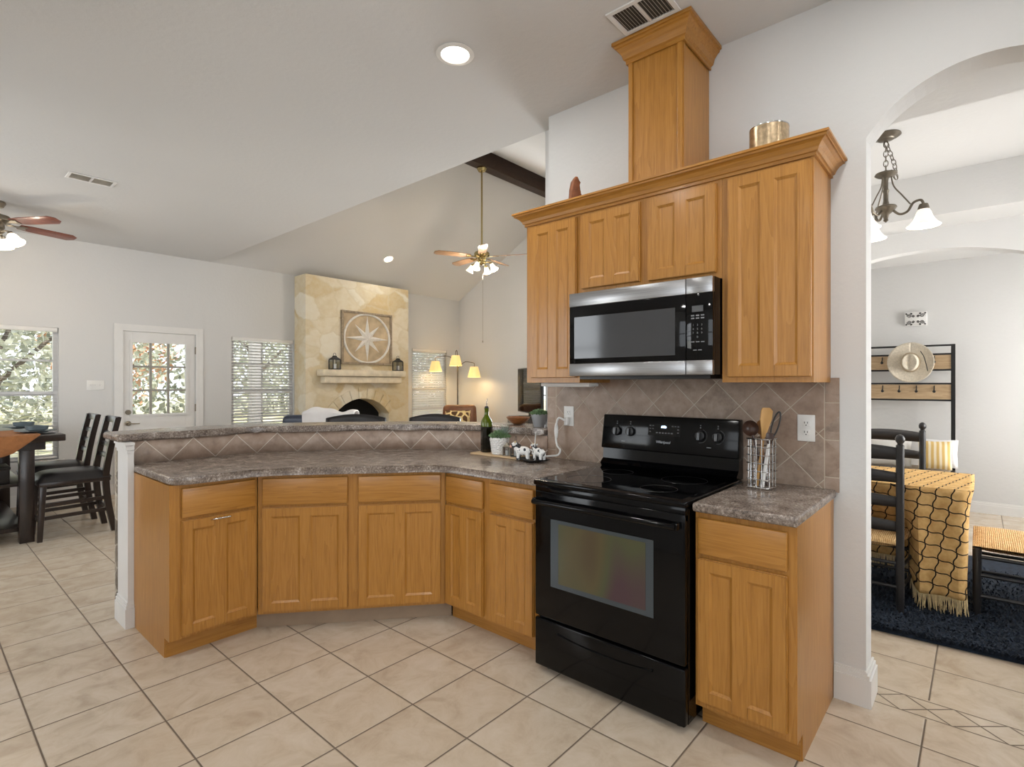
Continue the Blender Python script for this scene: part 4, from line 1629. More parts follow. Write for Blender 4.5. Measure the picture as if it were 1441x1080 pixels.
# utensil basket
t = thing('utensil_basket', 'chrome wire basket holding cooking utensils right of the range', 'utensil holder', (2.535, 0.735, CT), R(-12))
mb = MB()
w, hh = 0.048, 0.222
for j in range(7):
    z = 0.006 + (hh - 0.008) * j / 6
    P = []
    for (cx_, cy_, a0) in ((w - .012, w - .012, 0), (-w + .012, w - .012, 90), (-w + .012, -w + .012, 180), (w - .012, -w + .012, 270)):
        for k in range(4):
            a = R(a0 + 30 * k)
            P.append((cx_ + 0.012 * math.cos(a), cy_ + 0.012 * math.sin(a), z))
    mb.tube(P, 0.0032 if j in (0, 6) else 0.0026, 6, True)
for x in (-0.025, 0.0, 0.025):
    for s_ in (-1, 1):
        mb.tube([(x, s_ * w, 0.004), (x, s_ * w, hh)], 0.0026, 6)
        mb.tube([(s_ * w, x, 0.004), (s_ * w, x, hh)], 0.0026, 6)
for x in (-0.03, -0.01, 0.01, 0.03):
    mb.tube([(x, -w, 0.005), (x, w, 0.005)], 0.0018, 6)
    mb.tube([(-w, x, 0.005), (w, x, 0.005)], 0.0018, 6)
for x in (-1, 1):
    for y in (-1, 1):
        mb.ball((x * 0.04, y * 0.04, 0.0035), 0.0035, seg=8, n=4)
mb.build('wire_frame', 'chrome', t)


def utensil(name, label, cat, base, top, head, mat, hmat=None, r=0.006):
    """handle from base (inside basket) to top; head(mb, frame) adds the working end"""
    b = Vector(base)
    d = (Vector(top) - b)
    L = d.length
    q = d.to_track_quat('Z', 'X').to_matrix().to_4x4()
    t = thing(name, label, cat, (b.x, b.y, b.z))
    X = q
    MB(X).tube([(0, 0, 0), (0, 0, L * 0.5), (0, 0, L)], [r * 1.1, r, r * 0.9], 8).build('handle', mat, t)
    mb = MB(X)
    head(mb, L)
    mb.build('head', hmat or mat, t)
    return t


def spoon_head(rw, rl, deep, slots=False):
    def f(mb, L):
        def fn(u, v):
            a = 2 * PI * u
            rr = v
            return (rw * rr * math.cos(a), deep * (rr * rr - 1), L + rl * 0.9 + rl * rr * math.sin(a))
        mb.grid(fn, 20, 5)
    return f


def flat_head(w0, w1, l, corner=0.2):
    def f(mb, L):
        mb.prism([(-w0 / 2, L - 0.01), (-w1 / 2, L + l * 0.6), (-w1 / 2, L + l * 0.9), (-w1 * 0.2, L + l), (w1 * 0.42, L + l * 0.96), (w1 / 2, L + l * 0.85), (w1 / 2, L + l * 0.55), (w0 / 2, L - 0.01)], -0.003, 0.003, 'y', 0.001)
    return f


def loop_head(w_, l):
    def f(mb, L):
        P = [(w_ * math.sin(2 * PI * i / 24), 0, L + l / 2 - l / 2 * math.cos(2 * PI * i / 24)) for i in range(24)]
        mb.tube(P, 0.0035, 6, True)
    return f


ux, uy, uz = 2.535, 0.735, CT
M['dark_utensil'] = plain('dark_brown_utensil', (62, 40, 30), 0.3)
o = utensil('ladle', 'dark brown ladle leaning left in the wire basket', 'utensil', (ux + 0.01, uy - 0.02, uz + 0.01), (ux - 0.005, uy + 0.038, uz + 0.232), spoon_head(0.034, 0.036, -0.022), 'dark_utensil')
o = utensil('wooden_spatula', 'tan wooden spatula standing tallest in the wire basket', 'utensil', (ux - 0.02, uy + 0.015, uz + 0.01), (ux + 0.01, uy - 0.005, uz + 0.235), flat_head(0.016, 0.06, 0.125), plain('tan_utensil_wood', (206, 160, 98), 0.5))
o = utensil('wooden_spoon', 'brown wooden spoon standing between ladle and spatula', 'utensil', (ux + 0.02, uy - 0.01, uz + 0.01), (ux + 0.03, uy + 0.012, uz + 0.235), spoon_head(0.024, 0.034, -0.01), plain('brown_utensil_wood', (150, 104, 62), 0.5))
o = utensil('whisk_turner', 'grey metal utensil with open loop end leaning right in the wire basket', 'utensil', (ux + 0.0, uy + 0.02, uz + 0.012), (ux - 0.012, uy - 0.045, uz + 0.232), loop_head(0.014, 0.115), 'iron')
o = utensil('pale_scraper', 'pale handled dark scraper standing low in the wire basket', 'utensil', (ux - 0.03, uy - 0.01, uz + 0.01), (ux - 0.02, uy - 0.035, uz + 0.20), flat_head(0.012, 0.035, 0.05), 'ceramic_white', 'dark_utensil', 0.008)

# on top of the wall cabinets
t = thing('votive_holder', 'mottled gold glass cylinder on top of the right wall cabinet', 'candle holder', (2.56, 0.712, 2.3625))
MB().lathe([(0, 0), (0.080, 0), (0.081, 0.004), (0.081, 0.156), (0.078, 0.156), (0.077, 0.006), (0, 0.006)], 36).build('glass_cylinder', 'mercury', t)
MB().lathe([(0.0815, 0.152), (0.082, 0.157), (0.078, 0.1575), (0.0775, 0.152)], 36).build('rim', 'chrome', t)
t = thing('carved_figurine', 'small reddish carved wooden figurine on top of the left wall cabinet', 'figurine', (2.46, 1.69, 2.3625), R(-30))
t.scale = (1.2, 1.2, 1.28)
mb = MB()
mb.prism([(-0.024, 0), (-0.026, 0.03), (-0.024, 0.07), (-0.016, 0.105), (-0.002, 0.125), (0.008, 0.124), (0.014, 0.112), (0.013, 0.098), (0.019, 0.084), (0.021, 0.07), (0.015, 0.06), (0.016, 0.03), (0.014, 0)], -0.018, 0.018, 'y', 0.007, 3)
mb.build('body', 'carved', t)
MB().prism([(0.012, 0.012), (0.028, 0.03), (0.03, 0.05), (0.022, 0.062), (0.012, 0.06)], -0.012, 0.012, 'y', 0.004).build('arms', 'carved', t)
MB().box((-0.028, -0.02, -0.0005), (0.02, 0.02, 0.006), 0.002).build('base', 'carved', t)

# on the bar
BT = 1.0902
t = thing('wooden_bowl', 'shallow oval brown wooden bowl on the raised bar', 'bowl', (2.89, 2.475, BT), R(70))
mb = MB().lathe([(0, 0.0), (0.03, 0.0), (0.06, 0.012), (0.085, 0.032), (0.1, 0.05), (0.096, 0.052), (0.08, 0.037), (0.055, 0.018), (0, 0.008)], 36, sx=1.1, sy=0.75)
mb.build('bowl', 'brownwood', t)
t = thing('grey_planter', 'round grey pot with low green plant at the end of the raised bar', 'potted plant', (2.83, 2.235, BT))
planter(t, 0.036, 0.056, 0.085, 'ceramic_grey')
mb = MB()
leaf_dome(mb, 0.054, 0.08, 0.02, 90, 0.022)
mb.build('leaves', 'leaf', t)

# ================================================================== CEILING FIXTURES
def can_light(label, x, y, z, power, normal=None, rot=None):
    t = thing('recessed_light', label, 'ceiling light', (x, y, z))
    if rot:
        t.rotation_euler = rot
    MB().lathe([(0.072, -0.001), (0.095, -0.001), (0.098, -0.006), (0.074, -0.010), (0.070, -0.003)], 36).build('trim_ring', 'white_plastic', t)
    MB().lathe([(0, -0.004), (0.071, -0.003)], 36).build('lens', 'bulb', t)
    light('can_lamp', 'AREA', (0, 0, -0.012), power, NEUT, (0, 0, 0), 0.13, shape='DISK', parent=t)
    return t


can_light('round recessed ceiling light glowing above the kitchen', 1.88, 2.035, H, 8)
for i, (x, y) in enumerate(((0.2, 2.0), (0.2, 0.2), (1.88, 0.2), (1.88, -1.4), (0.2, -1.4), (-1.2, 1.2))):  # unseen cans, added to brighten the kitchen
    can_light('added recessed fill light out of view above the kitchen', x, y, H, 8)['group'] = 'added kitchen recessed lights behind the viewer'
sa = math.atan2(ZR - H, YB - YR)
yy = 7.42
can_light('round recessed light on the sloped ceiling above the stone fireplace', 5.35, yy, H + (YB - yy) * (ZR - H) / (YB - YR), 6, rot=(-sa, 0, 0))


def grille(name, label, x0, y0, x1, y1, z, n, along, mid, duct=(74, 70, 64), lv=(178, 173, 164)):
    t = thing(name, label, 'air vent', ((x0 + x1) / 2, (y0 + y1) / 2, z))
    a, b = (x1 - x0) / 2, (y1 - y0) / 2
    fw = 0.022
    mb = MB()
    for p, q in (((-a, -b), (a, -b + fw)), ((-a, b - fw), (a, b)), ((-a, -b), (-a + fw, b)), ((a - fw, -b), (a, b))):
        mb.box((p[0], p[1], -0.008), (q[0], q[1], 0), 0.002)
    if mid == 'x':
        mb.box((-0.009, -b, -0.007), (0.009, b, 0))
    elif mid == 'y':
        mb.box((-a, -0.009, -0.007), (a, 0.009, 0))
    mb.build('frame', 'white_trim', t, smooth=False)
    s = MB()
    for i in range(n):
        if along == 'x':
            y = -b + fw + (2 * b - 2 * fw) * (i + 0.5) / n
            s.hexa([(-a + fw, y - .006, -.008), (a - fw, y - .006, -.008), (a - fw, y - .005, -.008), (-a + fw, y - .005, -.008),
                    (-a + fw, y + .001, -.001), (a - fw, y + .001, -.001), (a - fw, y + .002, -.001), (-a + fw, y + .002, -.001)])
        else:
            x = -a + fw + (2 * a - 2 * fw) * (i + 0.5) / n
            s.hexa([(x - .006, -b + fw, -.008), (x - .005, -b + fw, -.008), (x - .005, b - fw, -.008), (x - .006, b - fw, -.008),
                    (x + .001, -b + fw, -.001), (x + .002, -b + fw, -.001), (x + .002, b - fw, -.001), (x + .001, b - fw, -.001)])
    s.build('louvres', plain('grey_louvre', lv, 0.5), t, smooth=False)
    MB().box((-a + fw, -b + fw, -0.0008), (a - fw, b - fw, -0.0002)).build('duct_opening', plain('duct_shade', duct, 0.9), t, smooth=False)  # flat sheet behind the louvres, the duct's inner shade put into its colour


grille('return_vent', 'square white return air grille beside the top of the oak duct cover', 2.135, 1.02, 2.33, 1.30, H, 16, 'x', 'y')
grille('supply_vent', 'small white ceiling register near the left ceiling fan', 0.885, 5.475, 1.205, 5.655, H, 7, 'x', 'x', (196, 190, 180), (206, 200, 190))


def ceiling_fan(label, x, y, zb, ztop, rblade, ang0, blades, blade_mat, metal, lights, shade_r, kit, power, rod_r=0.013, pitch=12):
    """zb: height of the blade plane"""
    t = thing('ceiling_fan', label, 'ceiling fan', (x, y, zb))
    c = MB().lathe([(0, ztop - zb), (0.066, ztop - zb), (0.07, ztop - zb - 0.02), (0.05, ztop - zb - 0.055), (0.02, ztop - zb - 0.062), (0, ztop - zb - 0.062)], 28).build('canopy', metal, t)
    MB().tube([(0, 0, ztop - zb - 0.05), (0, 0, 0.05)], rod_r, 12).build('downrod', metal, t)
    MB().lathe([(0, 0.085), (0.03, 0.085), (0.04, 0.07), (0.095, 0.062), (0.108, 0.045), (0.108, 0.012), (0.09, -0.005), (0.06, -0.02), (0.062, -0.05), (0.05, -0.066), (0, -0.068)], 32).build('motor_housing', metal, t)
    for k in range(blades):
        a = ang0 + 2 * PI * k / blades
        X = Matrix.Rotation(a, 4, 'Z') @ Matrix.Rotation(R(pitch), 4, 'X')
        b = MB(X)
        L0, L1 = 0.17, rblade
        b.prism([(L0, -0.045), (L0 + 0.1, -0.058), (L1 - 0.05, -0.066), (L1, -0.03), (L1, 0.03), (L1 - 0.05, 0.066), (L0 + 0.1, 0.058), (L0, 0.045)], -0.0035, 0.0035, 'z', 0.001)
        bl = b.build('blade', blade_mat[k % len(blade_mat)], t)
        g = MB(X)
        g.prism([(0.08, -0.02), (0.15, -0.012), (0.19, -0.035), (0.235, -0.03), (0.215, 0), (0.235, 0.03), (0.19, 0.035), (0.15, 0.012), (0.08, 0.02)], -0.009, -0.004, 'z', 0.001)
        g.build('blade_iron', metal, bl)
    MB().lathe([(0, -0.066), (0.055, -0.066), (0.06, -0.085), (0.045, -0.105), (0.02, -0.118), (0, -0.12)], 24).build('light_kit', metal, t)
    for k in range(lights):
        a = kit + 2 * PI * k / lights
        d = Vector((math.cos(a), math.sin(a), 0))
        arm = MB().tube([d * 0.045 + Vector((0, 0, -0.09)), d * 0.09 + Vector((0, 0, -0.082)), d * 0.125 + Vector((0, 0, -0.09)), d * 0.14 + Vector((0, 0, -0.105))], 0.008, 8)
        ar_ = arm.build('lamp_arm', metal, t)
        ax = (d * 0.55 + Vector((0, 0, -1))).normalized()
        q = ax.to_track_quat('Z', 'Y').to_matrix()
        p = d * 0.14 + Vector((0, 0, -0.105))
        MB().lathe([(0, -0.01), (0.02, -0.01), (0.024, 0.018), (0, 0.02)], 16, p, rot=q).build('socket', metal, ar_)
        s_ = shade_r
        MB().lathe([(0.024, 0.012), (0.034 * s_, 0.03), (0.042 * s_, 0.06), (0.052 * s_, 0.085), (0.066 * s_, 0.108), (0.063 * s_, 0.108), (0.04 * s_, 0.065), (0.022, 0.02)], 24, p, rot=q).build('shade', 'frost_lit', ar_)
        light('fan_lamp', 'POINT', tuple(p + ax * 0.13), power, WARM, size=0.05, parent=t)
    return t


fan = ceiling_fan('brass ceiling fan on a long rod under the dark ridge beam', 5.34, 5.235, 3.15, 4.394, 0.68, R(154.2), 5, ['fanwood_grey'], 'brass', 4, 0.85, R(20), 20.0)
MB().tube([(0.02, 0, -0.115), (0.02, 0, -1.18)], 0.0022, 6).build('pull_chain', 'nickel', fan)
MB().lathe([(0, -1.20), (0.008, -1.195), (0.006, -1.17), (0, -1.17)], 10, (0.02, 0, 0)).build('chain_fob', 'nickel', fan)
ceiling_fan('reddish-bladed ceiling fan over the breakfast table, cut by the left edge', 0.585, 6.90, 2.885, H, 0.64, R(17.2), 5, ['fanwood', 'fanwood_grey'], 'nickel', 3, 1.15, R(-52), 6.0, pitch=-14)

# ================================================================== LIVING ROOM
# fireplace
FY = 7.75
t = thing('fireplace', 'tall cream stone fireplace with arched firebox on the far wall', 'fireplace', (5.045, FY, 0))
fx = 0.975
fa = arch_pts(-0.50, 0.55, 0.86, 1.13, 20)
mb = MB()
mb.prism([(0.55, 0), (fx, 0), (fx, 3.06), (0.55, 3.06), (0.55, 0.86)], 0, 0.348, 'y')
mb.prism([(-0.50, 0.86), (-0.50, 3.06), (-fx, 3.06), (-fx, 0), (-0.50, 0)], 0, 0.348, 'y')
for p, q in zip(fa, fa[1:]):
    mb.prism([(p[0], p[1]), (p[0], 3.06), (q[0], 3.06), (q[0], q[1])], 0, 0.348, 'y')
mb.build('chimney_breast', 'stone', t, smooth=False)
mb = MB()
mb.box((-0.5, 0.30, 0), (0.55, 0.34, 1.15))
mb.box((-0.5, 0.02, 0), (0.55, 0.30, 0.32))
mb.build('firebox', 'firebox', t, smooth=False)
mb = MB()
for i in range(9):
    a0, a1 = i / 9 + 0.002, (i + 1) / 9 - 0.002

    def A(f, dr):
        p = arch_pts(-0.50, 0.55, 0.86, 1.13, 200)[int(round(f * 200))]
        c_ = Vector((0.025, 0.475))
        d = (Vector(p) - c_).normalized()
        return (p[0] + d.x * dr, p[1] + d.y * dr)
    dr = 0.2 if i == 4 else 0.17
    mb.prism([A(a0, 0.0), A((a0 + a1) / 2, 0), A(a1, 0.0), A(a1, dr), A((a0 + a1) / 2, dr), A(a0, dr)], -0.014, 0.01, 'y', 0.008)
mb.build('arch_stones', 'stone', t)
mn = MB().box((-0.80, -0.20, 1.495), (0.775, 0.0, 1.598), 0.02, 2).build('mantel_shelf', 'limestone', t)
MB().box((-0.745, -0.155, 1.385), (0.72, 0.0, 1.493), 0.02, 2).build('mantel_corbel', 'limestone', mn)
MB().box((-0.9, -0.45, 0), (0.9, -0.002, 0.3), 0.02).build('hearth', 'limestone', t)
gr = MB()
for i in range(9):
    gr.tube([(-0.3 + i * 0.08, 0.06, 0.34), (-0.3 + i * 0.08, 0.06, 0.62)], 0.006, 6)
gr.tube([(-0.34, 0.06, 0.62), (0.38, 0.06, 0.62)], 0.008, 6)
gr.build('grate', 'black_metal', t)

# star wall art
t = thing('star_wall_art', 'square weathered frame with white eight-point star in a ring above the mantel', 'wall art', (5.15, FY - 0.0005, 2.13), 0)
a_ = 0.487
b_ = 0.437
mb = MB()
for p, q in (((-a_, -b_), (a_, -b_ + 0.035)), ((-a_, b_ - 0.035), (a_, b_)), ((-a_, -b_), (-a_ + 0.035, b_)), ((a_ - 0.035, -b_), (a_, b_))):
    mb.box((p[0], -0.045, p[1]), (q[0], 0, q[1]), 0.004)
mb.build('frame', 'weathered', t)
MB().box((-a_ + .03, -0.012, -b_ + .03), (a_ - .03, 0, b_ - .03)).build('backing', plain('mottled_tan_board', (188, 168, 138), 0.8, var=0.25, scale=5), t, smooth=False)
rr = 0.405
MB().tube([(rr * 1.08 * math.cos(2 * PI * i / 64), -0.026, rr * math.sin(2 * PI * i / 64)) for i in range(64)], 0.019, 8, True).build('ring', 'whitewash', t)
mb = MB()
for i in range(8):
    a = PI / 2 + i * PI / 4
    L = 0.395 if i % 2 == 0 else 0.32
    tip = (L * 1.05 * math.cos(a), -0.018, L * math.sin(a))
    c0 = (0, -0.065, 0)
    for s_ in (-1, 1):
        k = 0.108
        side = (k * math.cos(a + s_ * PI / 8), -0.018, k * math.sin(a + s_ * PI / 8))
        mb.face([c0, side, tip])
mb.build('star', 'whitewash', t, smooth=False)


def mantel_lantern(label, x):
    t = thing('mantel_lantern', label, 'lantern', (x, FY - 0.10, 1.599))
    w, h_ = 0.062, 0.155
    mb = MB().box((-w - .008, -w - .008, 0), (w + .008, w + .008, 0.014), 0.003).box((-w - .004, -w - .004, h_), (w + .004, w + .004, h_ + 0.01), 0.002)
    for i in (-1, 1):
        for j in (-1, 1):
            mb.box((i * w - .006, j * w - .006, 0.01), (i * w + .006, j * w + .006, h_))
    mb.build('frame', 'black_metal', t, smooth=False)
    MB().box((-w * .95, -w * .95, 0.015), (w * .95, w * .95, h_)).build('glass', 'clear', t, smooth=False)
    MB().lathe([(w * 1.5, h_ + 0.01), (w * 0.6, h_ + 0.045), (w * 0.55, h_ + 0.062), (0, h_ + 0.066)], 4, rot=Matrix.Rotation(R(45), 3, 'Z')).build('roof', 'black_metal', t, smooth=False)
    MB().tube([(0.022 * math.cos(2 * PI * i / 16), 0, h_ + 0.084 + 0.022 * math.sin(2 * PI * i / 16)) for i in range(16)], 0.003, 6, True).build('ring', 'black_metal', t)
    MB().lathe([(0, 0.0145), (0.028, 0.0145), (0.028, 0.09), (0, 0.09)], 14).build('candle', 'ceramic_white', t)


mantel_lantern('black lantern at the left end of the stone mantel', 4.50)
mantel_lantern('black lantern at the right end of the stone mantel', 5.715)

# floor lamp with three shades
t = thing('floor_lamp', 'dark arc floor lamp with three lit cream shades in the corner', 'floor lamp', (7.05, 7.56, 0))
MB().lathe([(0, 0), (0.16, 0), (0.165, 0.012), (0.05, 0.03), (0.015, 0.05), (0, 0.05)], 28).build('base', 'bronze', t)
Rv = Vector((0.6587, -0.7524, 0))
Fv = Vector((0.7524, 0.6587, 0))
MB().tube([(0, 0, 0.04), (0, 0, 1.74)], 0.014, 10).build('pole', 'bronze', t)
for lat, dep, zt in ((-0.43, 0.03, 1.81), (-0.04, 0.02, 1.92), (0.32, -0.02, 1.70)):
    e = Rv * lat + Fv * dep
    pk = zt + 0.075
    P = smooth_path([(0, 0, 1.66), tuple(e * 0.12 + Vector((0, 0, pk - 0.06))), tuple(e * 0.45 + Vector((0, 0, pk + 0.02))), tuple(e * 0.8 + Vector((0, 0, pk + 0.01))), tuple(e + Vector((0, 0, pk - 0.01))), tuple(e + Vector((0, 0, zt)))], 5)
    ar_ = MB().tube(P, 0.007, 8).build('arm', 'bronze', t)
    MB().lathe([(0.075, zt), (0.125, zt - 0.20), (0.122, zt - 0.20), (0.072, zt)], 28, (e.x, e.y, 0)).build('lamp_shade', 'shade_lit', ar_)
    light('shade_lamp', 'POINT', (e.x, e.y, zt - 0.15), 5.5, (1.0, 0.78, 0.45), size=0.04, parent=t)


def loc_rd(lat, dep):
    """a spot by sideways and forward distance from the room's reference corner, for furniture set square to nothing"""
    return Fv * dep + Rv * lat


def armchair(label, loc, rz, w, top, mat):
    t = thing('armchair', label, 'armchair', loc, rz)
    hw = w / 2
    MB().box((-hw + 0.05, -0.40, 0.08), (hw - 0.05, 0.38, 0.32), 0.03).build('base', mat, t)
    MB().box((-hw + 0.15, -0.42, 0.32), (hw - 0.15, 0.25, 0.48), 0.06, 4).build('seat_cushion', mat, t)
    mb = MB().hexa([(-hw + 0.10, 0.20, 0.42), (hw - 0.10, 0.20, 0.42), (hw - 0.10, 0.42, 0.32), (-hw + 0.10, 0.42, 0.32),
                    (-hw + 0.13, 0.32, top), (hw - 0.13, 0.32, top), (hw - 0.13, 0.50, top), (-hw + 0.13, 0.50, top)], 0.07, 4)
    mb.build('backrest', mat, t)
    for s_ in (-1, 1):
        MB().box((s_ * (hw - 0.16), -0.40, 0.10), (s_ * hw, 0.42, 0.66), 0.06, 4).build('arm', mat, t)
        for y in (-0.34, 0.34):
            MB().lathe([(0, 0), (0.022, 0), (0.03, 0.085), (0, 0.085)], 10, (s_ * (hw - 0.1), y, 0)).build('leg', 'espresso', t)
    return t


armchair('brown leather armchair below the floor lamp', (6.45, 6.92, 0), R(-48.8), 0.86, 0.99, 'leather_brown')
mb = MB()


def cushion(name, label, loc, rot, w, h_, d, mat):
    mb = MB()
    for s_ in (1, -1):
        def fn(u, v, s_=s_):
            x, z = (u - .5) * 2, (v - .5) * 2
            bul = (max(0, 1 - abs(x) ** 2.6) * max(0, 1 - abs(z) ** 2.6)) ** 0.5
            pin = 1 - 0.06 * (1 - abs(x)) * abs(z) ** 3 - 0.0
            pinz = 1 - 0.06 * (1 - abs(z)) * abs(x) ** 3
            return (x * w / 2 * pinz, s_ * d / 2 * bul, z * h_ / 2 * pin)
        mb.grid(fn, 16, 12)
    bmesh.ops.remove_doubles(mb.bm, verts=mb.bm.verts[:], dist=1e-5)
    o = mb.build(name, mat)
    o.location = loc
    o.rotation_euler = rot
    return tag(o, label, 'cushion')


cushion('giraffe_cushion', 'giraffe-print cushion standing on the brown leather armchair', (6.365, 6.825, 0.70), (R(-14), 0, R(-48.8)), 0.44, 0.44, 0.15, 'giraffe')

armchair('navy leather armchair draped with a white throw, left of the fireplace', (3.80, 6.62, 0), R(131.2), 1.12, 0.98, 'leather_blue')
# throw over its back
mb = MB()
X = Matrix.Translation((3.80, 6.62, 0)) @ Matrix.Rotation(R(131.2), 4, 'Z')
mb.X = X


def throw(u, v):
    x = -0.50 + 0.66 * u
    p = v * 1.1
    wob = 0.014 * math.sin(9 * u + 2) + 0.02 * math.sin(4 * u + 5 * v)
    hump = 0.05 * math.exp(-((u - 0.7) / 0.25) ** 2) + 0.012 * math.sin(17 * u)
    if p < 0.45:
        return (x, 0.515 + wob, 0.985 - 0.45 + p + 0.02)
    if p < 0.67:
        q = (p - 0.45) / 0.22
        return (x, 0.515 - 0.22 * q, 1.0 + (0.025 + hump) * math.sin(PI * q) + wob * 0.4)
    return (x, 0.285 - 0.14 * (p - 0.67) / 0.5 + wob * 0.3, 0.99 - (p - 0.67))


mb.grid(throw, 26, 40)
o = mb.build('throw_blanket', 'fleece', thick=0.02)
tag(o, 'fluffy white throw over the back of the navy leather armchair', 'throw')


def bar_stool(label, loc, rz, w):
    t = thing('bar_stool', label, 'bar stool', loc, rz)
    hw = w / 2
    MB().box((-hw, -0.22, 0.66), (hw, 0.20, 0.76), 0.03, 3).build('seat', 'leather_black', t)

    def back(u, v):
        x = (u - .5) * w
        z = 0.78 + v * (0.30 + 0.03 * (1 - (2 * u - 1) ** 2))
        return (x, 0.20 + 0.05 * v + 0.05 * (1 - (2 * u - 1) ** 2), z)
    MB().grid(back, 16, 8).build('backrest', 'leather_black', t, thick=0.04)
    for i in (-1, 1):
        MB().bar((i * (hw - .03), -0.19, 0.66), (i * hw, -0.22, 0.0), 0.04, 0.04).build('leg', 'espresso', t)
        MB().bar((i * (hw - .03), 0.17, 0.66), (i * hw, 0.22, 0.0), 0.04, 0.04).build('leg', 'espresso', t)
        MB().bar((i * (hw - .03), 0.19, 0.66), (i * (hw - .04), 0.22, 0.85), 0.03, 0.03).build('back_post', 'espresso', t)
    MB().bar((-hw, -0.205, 0.25), (hw, -0.205, 0.25), 0.025, 0.025).build('footrest', 'espresso', t)


bar_stool('dark bar stool behind the bar, nearer the fireplace throw', (2.45, 3.90, 0), R(-40), 0.50)
bar_stool('dark bar stool behind the bar, nearer the oil bottle', (2.90, 3.42, 0), R(-46), 0.44)

# television
t = thing('television', 'black flat-screen television seen at an angle right of the floor lamp', 'television', (6.43, 5.26, 0.86), R(238.3))
MB().box((-0.56, -0.02, 0.06), (0.56, 0.025, 0.765), 0.006).build('cabinet', 'black_plastic', t)
MB().box((-0.545, -0.022, 0.078), (0.545, -0.0195, 0.75)).build('screen', 'black_glass', t, smooth=False)
mb = MB().box((-0.06, 0.0, 0.0), (0.06, 0.03, 0.10)).box((-0.25, -0.1, 0.0), (0.25, 0.12, 0.012), 0.003)
mb.build('stand', 'black_plastic', t)
t = thing('television_console', 'low dark wooden console carrying the television', 'console', (6.43, 5.26, 0), R(238.3))
MB().box((-0.5, -0.2, 0.06), (0.5, 0.2, 0.858), 0.006).build('carcass', 'espresso', t)
for i in (-1, 1):
    MB().box((i * 0.25 - 0.23, -0.218, 0.1), (i * 0.25 + 0.23, -0.2, 0.8), 0.004).build('door', 'espresso', t)
    for y in (-0.15, 0.15):
        MB().box((i * 0.45 - .025, y - .025, 0), (i * 0.45 + .025, y + .025, 0.06)).build('leg', 'espresso', t)

# ================================================================== BREAKFAST AREA
t = thing('breakfast_table', 'dark wood counter-height table under a rust runner at the left edge', 'table', (0.30, 7.05, 0))
MB().box((-0.70, -0.98, 0.875), (0.66, 0.98, 0.935), 0.008).build('tabletop', 'espresso', t)
MB().box((-0.58, -0.86, 0.80), (0.54, 0.86, 0.875)).build('apron', 'espresso', t)
for x in (-0.50, 0.42):
    for y in (-0.80, 0.80):
        MB().box((x - 0.05, y - 0.05, 0), (x + 0.05, y + 0.05, 0.80), 0.004).build('leg', 'espresso', t)
MB().box((-0.50, -0.80, 0.10), (0.42, 0.80, 0.135), 0.004).build('lower_shelf', 'espresso', t)
MB().box((-0.50, -0.80, 0.49), (0.42, 0.80, 0.515), 0.004).build('middle_shelf', 'espresso', t)
t = thing('storage_box', 'dark box on the middle shelf of the breakfast table', 'box', (0.46, 6.45, 0.516))
MB().box((-0.16, -0.16, 0), (0.16, 0.16, 0.12), 0.008).build('box', 'leather_black', t)
MB().box((-0.165, -0.165, 0.12), (0.165, 0.165, 0.145), 0.006).build('lid', 'leather_black', t)

# runner: drapes over the near end of the table
mb = MB()


def runner(u, v):
    x = 0.02 + 0.77 * u
    y = 6.055
    s_ = v * 0.9
    fold = 0.012 * math.sin(14 * u)
    drop = 0.19 + 0.012 * math.sin(8 * u) - 0.06 * max(0, u - 0.75) * 4
    if s_ < drop:
        return (x - 0.17 * (1 - s_ / drop) * u, y + fold * (1 - s_ / drop), 0.94 - drop + s_)
    return (x, y + (s_ - drop), 0.9415)


mb.grid(runner, 24, 30)
o = mb.build('table_runner', 'rust_cloth', thick=0.005)
tag(o, 'rust-orange cloth runner hanging over the near end of the breakfast table', 'table runner')


def place(label_p, label_b, x, y):
    t = thing('plate', label_p, 'plate', (x, y, 0.9445))
    MB().lathe([(0, 0), (0.08, 0), (0.095, 0.008), (0.145, 0.018), (0.145, 0.022), (0.09, 0.013), (0, 0.006)], 36).build('plate', 'slate_plate', t)
    t2 = thing('bowl', label_b, 'bowl', (x + 0.01, y, t.location.z + 0.0135))
    MB().lathe([(0, 0), (0.05, 0), (0.075, 0.012), (0.082, 0.045), (0.078, 0.045), (0.07, 0.016), (0, 0.008)], 36).build('bowl', 'slate_plate', t2)


place('slate-blue plate at the near right corner of the breakfast table', 'slate-blue bowl on the near plate of the breakfast table', 0.79, 6.33)
place('slate-blue plate one setting further back on the breakfast table', 'slate-blue bowl one setting further back on the breakfast table', 0.78, 7.02)


